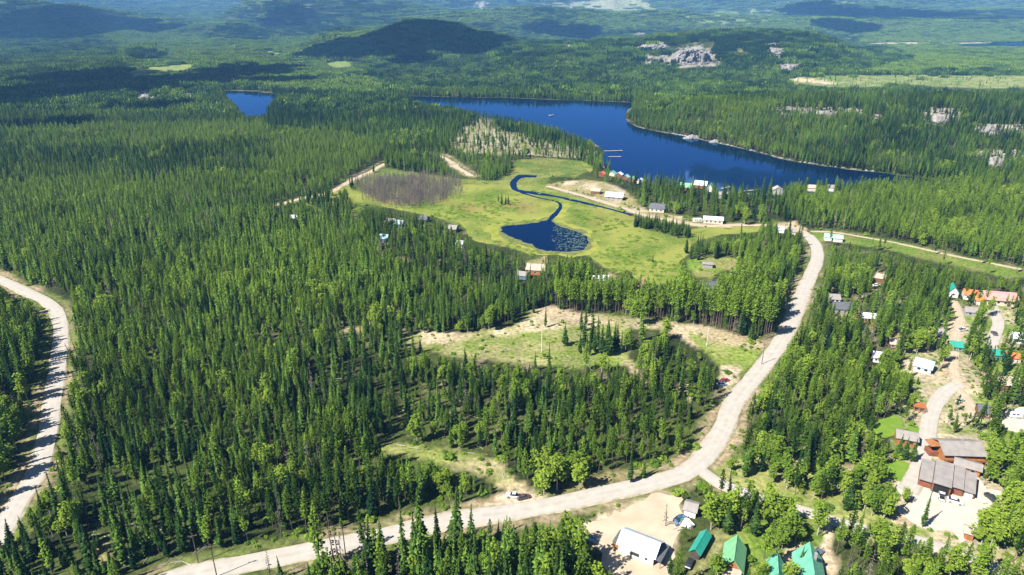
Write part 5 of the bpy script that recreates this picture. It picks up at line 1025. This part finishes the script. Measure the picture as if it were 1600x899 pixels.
def plant(k, loc, h, tint, px=None, py=None, label=None, var=None):
    Hm = MODELS[k][0][0]; i = RNG.integers(0, KN[k]) if var is None else var; _, cm, tm, _b = MODELS[k][i]; s = h / Hm; w = float(np.clip(s ** .8 * RNG.uniform(.85, 1.2) * ({'leaf': 1.0, 'pine': .80}.get(k, .92) if px is not None else 1.05), .35, 1.5))
    nm = {'spruce': 'spruce_tree', 'pine': 'pine_tree', 'leaf': 'broadleaf_tree', 'dead': 'dead_tree'}[k]
    if label is None:
        sz = "tall" if h > {'spruce': 19, 'pine': 17, 'leaf': 9, 'dead': 16}[k] else "short" if h < {'spruce': 13, 'pine': 12, 'leaf': 7, 'dead': 10}[k] else "middling"
        tn = {'spruce': ("dark", "green", "light green"), 'pine': ("dark olive", "olive green", "yellow green"), 'leaf': ("deep green", "bright green", "lime green"), 'dead': ("grey", "grey", "pale grey")}[k][0 if tint < .4 else 1 if tint < .68 else 2]
        what = {'spruce': "spruce", 'pine': "pine", 'leaf': "leafy tree", 'dead': "dead tree"}[k]
        label = f"{sz} {tn} {what} {region(px, py)}"
    e = empty(nm, loc, float(RNG.uniform(0, 6.28)), label, "tree", {'spruce': "spruces of the nearer forest", 'pine': "pines of the nearer forest", 'leaf': "leafy trees of the nearer woods", 'dead': "dead trees of the nearer forest"}[k])
    e.scale = (w, w, s); e.rotation_euler.x = float(RNG.normal(0, .025)); e.rotation_euler.y = float(RNG.normal(0, .025))
    for n, me in (("crown", cm), ("trunk", tm)):
        o = bpy.data.objects.new(n, me); C.objects.link(o); o.parent = e; o["tint"] = float(tint)
    return e
finish_forest()
# ------------------------------------------------------------------ single trees one can point at, shrubs, bog
def solo(k, px, py, h, tint, label, var=None):
    g = ground([px], [py])[0]; plant(k, tuple(g), h, tint, label=label, var=var)
for a in (('spruce',440,905,9,.2,"thin ragged spruce on the lower verge of the road, left of the bottom wood",2), ('spruce',76,833,18,.15,"tall leaning spruce in front of the curving road, leftmost of three",2), ('spruce',98,822,20,.2,"tall spruce in front of the curving road, middle of three",2), ('spruce',110,806,21,.25,"tall spruce in front of the curving road, rightmost of three",0),
          ('spruce',985,755,15,.2,"lone brown tipped spruce between the aspens and the road bend",2), ('spruce',1005,748,9,.35,"short blue green spruce by the road bend",0), ('leaf',850,773,13,.95,"bright lime aspen in the roadside clump, left end",0), ('leaf',870,766,13,.9,"bright lime aspen in the roadside clump, second from its left end",1), ('leaf',905,765,14,.95,"tall lime aspen in the roadside clump, right part",0),
          ('leaf',990,508,15,.5,"pale grey green aspen in front of the row of pines",1), ('leaf',1000,509,15,.5,"second pale aspen in front of the row of pines",1), ('leaf',1040,533,12,.9,"broad bright green tree right of the clearing's spruces",2), ('leaf',977,548,12,.9,"lime tree at the right end of the spruce island",1),
          ('spruce',1178,838,15,.25,"broad blue green spruce at the side road, left of two",3), ('spruce',1135,835,14,.3,"broad spruce right of the yard's far corner",3), ('spruce',1385,807,13,.3,"broad dark spruce on the sandy slope below the lawn",3), ('spruce',1322,798,13,.28,"big round spruce by the sandy patch",3), ('spruce',1441,824,14,.35,"slim spruce at the lower left corner of the garage yard",2), ('leaf',1412,786,6,.8,"round bright shrub tree at the left of the garage yard",2),
          ('spruce',1425,722,10,.4,"spruce at the lawn's upper corner, right of three",3), ('spruce',1412,718,10,.35,"spruce at the lawn's upper corner, middle of three",3), ('spruce',1402,714,10,.4,"spruce at the lawn's upper corner, left of three",3), ('spruce',1248,898 - 8,9,.5,"small spruce left of the big aqua roof",0),
          ('spruce',883,540,12,.35,"lone dark spruce in the clearing left of the spruce island",3), ('spruce',858,585,16,.3,"thin spruce poking up at the clearing's lower edge",2), ('spruce',836,580,10,.3,"short spruce at the clearing's lower edge",2), ('pine',915,580,14,.8,"light green pine at the clearing's lower edge",0), ('leaf',940,583,10,.85,"lime tree at the clearing's lower right edge",1),
          ('spruce',908,519,16,.3,"slim spruce at the top of the clearing",2), ('spruce',916,509,14,.3,"slim spruce at the top of the clearing, right of the other",2), ('spruce',852,512,13,.3,"narrow spruce by the sandy gap at the top of the clearing",2), ('spruce',1020,410,5,.3,"tiny spruce in the open meadow",0), ('leaf',1163,352,13,.75,"round bright tree by the long white hall",2),
          ('spruce',1172,533,10,.4,"lone spruce at the foot of the pine row near the road",3), ('dead',1040,822,9,.3,"bare brown bush at the right end of the sandy yard",0), ('dead',423,905,11,.3,"bare dead tree at the bottom edge left of the bottom wood",0)): solo(*a)
for i, (px_, py_) in enumerate([(906,552),(914,546),(921,556),(928,550),(934,543),(940,553),(946,547),(952,556),(958,550),(964,545),(970,552),(925,541),(949,540)]): solo('spruce', px_, py_, 12 + 7 * ((i * 37) % 10) / 10, .2 + .03 * (i % 5), "spruce in the dark island of trees inside the sunny clearing", i % 4)
for i in range(46):
    t = i / 45; px_ = 990 + 88 * t + RNG.uniform(-2, 2); py_ = 351 + 18 * t + RNG.uniform(-4, 5); solo('spruce', px_, py_, RNG.uniform(8, 12.5), RNG.uniform(.1, .5), "young spruce in the dark tongue of trees reaching into the meadow")
for i, (px_, py_) in enumerate([(779,316),(784,320),(790,319),(795,321)]): solo('spruce', px_, py_, 8 + i % 2 * 2, .2, "spruce in the tiny clump standing alone in the meadow")
for i in range(104):
    t = (i + RNG.random()) / 104; px_ = 868 + 335 * t; py_ = np.interp(px_, [868,985,1078,1203], [487,493,505,534]) - abs(RNG.normal(0, 5)); g = ground([px_], [py_])[0]
    plant('pine', tuple(g), RNG.uniform(17, 20) + 4.5 * t, RNG.uniform(.6, 1), label="tall thin trunked pine in the straight row behind the sunny clearing", var=1 + i % 2, px=1, py=1)
for i in range(12): solo('spruce', 1062 + RNG.uniform(0, 60), 398 + RNG.uniform(-4, 10), RNG.uniform(11, 15), .3, "spruce in the dark group at the meadow's right edge")
for i in range(44):
    t = i / 43; px_ = 985 + 260 * t + RNG.uniform(-5, 5); py_ = np.interp(px_, [985,1060,1150,1240], [291,303,314,313]) + RNG.uniform(-4, 12); solo('spruce', px_, py_, RNG.uniform(12, 21), RNG.uniform(.1, .5), "spruce in the loose belt of trees along the lake's lower shore")
# bare trees of the bog
n = 3600; bx_ = RNG.uniform(555, 725, n); by_ = RNG.uniform(277, 327, n); m = inpoly(bx_ + RNG.normal(0, 9, n), by_ + RNG.normal(0, 3, n), BOG) & (RNG.random(n) < .45 + .6 * (vnoise(bx_ / 12, by_ / 6, 5) > .4)); bp = flat(bx_[m], by_[m])
for i in range(min(215, len(bp))): plant('dead', (bp[i, 0], bp[i, 1], 0), RNG.uniform(5.5, 10.5), RNG.random(), label="bare grey dead tree in the drowned wood at the far end of the meadow")
r = bp[215:]; s = RNG.uniform(.4, .8, len(r)); scatter("drowned_wood", "mass of bare grey stems in the drowned wood behind its nearest trees", [m_[3] for m_ in MODELS['dead']], np.stack([r[:, 0], r[:, 1], np.zeros(len(r))], 1), np.stack([s, s, s], 1), RNG.uniform(0, 6.28, len(r)), RNG.random(len(r)))
# grey fallen stems left on the cleared ground
lg = MB(); lg.cone(-2.2, 2.2, .16, .09, 6, 0, .5, cap=True); lv = [(z, y, x + .15) for x, y, z in lg.v]; lme = bpy.data.meshes.new("fallen_stem"); lme.from_pydata(lv, [], lg.f); lme.materials.append(M['palebark']); LP = []
for q, n in ((CLEAR_MID, 200), (CLEAR_TOP, 70), (CLEAR_LOW, 90), (SANDY_HILL, 260), ([(130,800),(330,800),(330,880),(130,890)], 120), ([(600,600),(800,600),(800,700),(620,720)], 120), ([(380,540),(560,520),(560,640),(400,640)], 90)):
    q = np.array(q, float); a = RNG.uniform(q[:, 0].min(), q[:, 0].max(), n); b = RNG.uniform(q[:, 1].min(), q[:, 1].max(), n); m = inpoly(a, b, q) & (fbm(a / 22, b / 9, 77) > .45); LP.append(ground(a[m], b[m]))
LP = np.concatenate(LP); s = RNG.uniform(.3, .9, len(LP)); scatter("fallen_timber", "grey fallen stems and slash lying on cleared ground", [lme], LP, np.stack([s, s, s], 1), RNG.uniform(0, 6.28, len(LP)), np.full(len(LP), .5), .03)
# bushes on verges, in gaps and in the meadow
def shrub(i):
    rnd = random.Random(90 + i); mb = MB()
    for k in range(22): a = rnd.random() * 6.28; q = math.sqrt(rnd.random()); clump(mb, (q * math.cos(a), q * math.sin(a), .9 * (1 - q * q * .7) * rnd.uniform(.5, 1.1)), rnd.uniform(.25, .45), rnd, 5, .5)
    return mb.mesh("shrub", [M['leaf']])
SH = [shrub(i) for i in range(3)]
x, y = jgrid(-520, 620, 95, 700, 2.6, .48); px, py, zc = project(x, y, np.zeros(len(x))); rd = road_dist(x, y); nz = fbm(x / 14, y / 14, 131); nb = fbm(x / 50, y / 50, 133)
pr = np.where((rd > 1.2) & (rd < 8), .55 * (nz > .47), .0) + .10 * (nb > .5)
for q, k in ((CLEAR_LOW, .28), (VERGE, .6), (CLEAR_MID, .16), (CLEAR_ROAD, .14), ([(1100,700),(1290,700),(1400,790),(1440,850),(1330,830),(1200,780),(1120,755)], .38), ([(1140,765),(1250,805),(1300,815),(1300,899),(1150,899)], .45), ([(500,860),(930,810),(960,1000),(300,1000)], .5), ([(620,640),(1000,620),(1100,700),(760,760),(590,700)], .3), ([(1290,830),(1500,850),(1500,899),(1290,899)], .4), ([(0,450),(90,500),(60,700),(0,760)], .4), ([(1460,480),(1600,470),(1600,720),(1500,700)], .25)):
    pr = np.where(inpoly(px, py, q), np.maximum(pr, k * (nz > .42)), pr)
for q in (LAKE, POND, MEADOW, YARD, CABIN_YARD, LAWN_A, LAWN_B, LAWN_C, RV_PAD, GREENWAY, SHED_YARD, DRIVE_B, DRIVE_C, PULLOFF, SAND_A, PAVED): pr = np.where(inpoly(px, py, q), 0, pr)
m = (RNG.random(len(x)) < pr) & (rd > 1.0)
for q in BUILDING_GUARDS: m &= ~inpoly(x, y, q)
x, y = x[m], y[m]; s = RNG.uniform(.5, 1.5, len(x)) * (.7 + .8 * (RNG.random(len(x)) < .15)); scatter("undergrowth", "bright green bushes along the road verges and in gaps of the forest", SH, np.stack([x, y, np.zeros(len(x))], 1), np.stack([s, s, s * RNG.uniform(.7, 1.4, len(x))], 1), RNG.uniform(0, 6.28, len(x)), np.clip(RNG.normal(.3, .25, len(x)), 0, 1))
x, y = jgrid(-330, 260, 380, 900, 3.4, .48); px, py, zc = project(x, y, np.zeros(len(x))); nz = fbm(x / 22, y / 22, 151); m = inpoly(px, py, MEADOW) & ~inpoly(px, py, POND) & (RNG.random(len(x)) < .75 * sstep(.57, .68, nz) + .012); x, y = x[m], y[m]; s = RNG.uniform(.5, 1.9, len(x))
scatter("meadow_tussocks", "low green tussocks and willow scrub dotting the wet meadow", SH, np.stack([x, y, np.zeros(len(x))], 1), np.stack([s * 1.2, s * 1.2, s * .34], 1), RNG.uniform(0, 6.28, len(x)), .3 + RNG.random(len(x)) * .6)
# ------------------------------------------------------------------ fair weather clouds overhead, whose shadows lie on the hills
def clouds():
    m, t, out = newmat("cloud"); d = t.nodes.new("ShaderNodeBsdfDiffuse"); d.inputs[0].default_value = (.9, .9, .92, 1); t.links.new(d.outputs[0], out.inputs[0]); bm = bmesh.new()
    for cx_, cy_, rx, dep in ((255,133,115,210),(395,114,95,190),(60,150,110,420),(150,120,80,260),(235,168,55,70),(430,128,50,70),(630,60,115,480),(745,64,75,340),(520,76,70,260),(885,53,62,300),(455,28,45,380),(1440,28,120,700),(1290,18,70,500),(1325,40,50,250),(100,30,150,900),(60,205,60,60)):
        g = ground([cx_], [cy_])[0]; k = (1100 - g[2]) / TOSUN.z; c = Vector(g) + TOSUN * k; a = rx * math.hypot(g[1], CAMH) / F; n = 48
        for i in range(n):
            an = RNG.uniform(0, 6.28); q = math.sqrt(RNG.random()) * .72; r = min(a, dep) * RNG.uniform(.22, .40) * (1.2 - .5 * q)
            mt = Matrix.Translation((c.x + a * q * math.cos(an), c.y + dep * q * math.sin(an), c.z + RNG.uniform(-20, 40))) @ Matrix.Diagonal((max(r, a * .20), max(r * .8, dep * .18), r * .55, 1)); bmesh.ops.create_icosphere(bm, subdivisions=2, radius=1, matrix=mt)
    me = bpy.data.meshes.new("clouds"); bm.to_mesh(me); bm.free(); co = np.zeros(len(me.vertices) * 3, np.float32); me.vertices.foreach_get("co", co); co = co.reshape(-1, 3)
    no = np.zeros(len(co) * 3, np.float32); me.vertices.foreach_get("normal", no); w = (fbm(co[:, 0] / 90, co[:, 1] / 90 + co[:, 2] / 60, 171) - .5) * 70; me.vertices.foreach_set("co", (co + no.reshape(-1, 3) * w[:, None]).astype(np.float32).ravel()); me.materials.append(m); me.polygons.foreach_set("use_smooth", [True] * len(me.polygons)); o = bpy.data.objects.new("clouds", me); C.objects.link(o); tag(o, "fair weather clouds above the valley that shade parts of the far hills", None, None, "stuff")
clouds()
# ------------------------------------------------------------------ air between the camera and the far hills
def haze():
    m, t, out = newmat("haze"); v = t.nodes.new("ShaderNodeVolumePrincipled"); v.inputs["Color"].default_value = (.20, .50, 1.0, 1); v.inputs["Density"].default_value = HAZE_DENSITY; v.inputs["Anisotropy"].default_value = 0.0
    t.links.new(v.outputs[0], out.inputs["Volume"]); m.cycles.homogeneous_volume = True
    x, y0, y1, z0, z1 = 24000, -1500, 21000, -1.2, 640
    V = [(a, b, c) for c in (z0, z1) for b in (y0, y1) for a in (-x, x)]
    mesh_obj("haze", V, [(0,2,3,1),(4,5,7,6),(0,1,5,4),(2,6,7,3),(0,4,6,2),(1,3,7,5)], m, kind="stuff", label="thin blue summer haze over the valley")
haze()
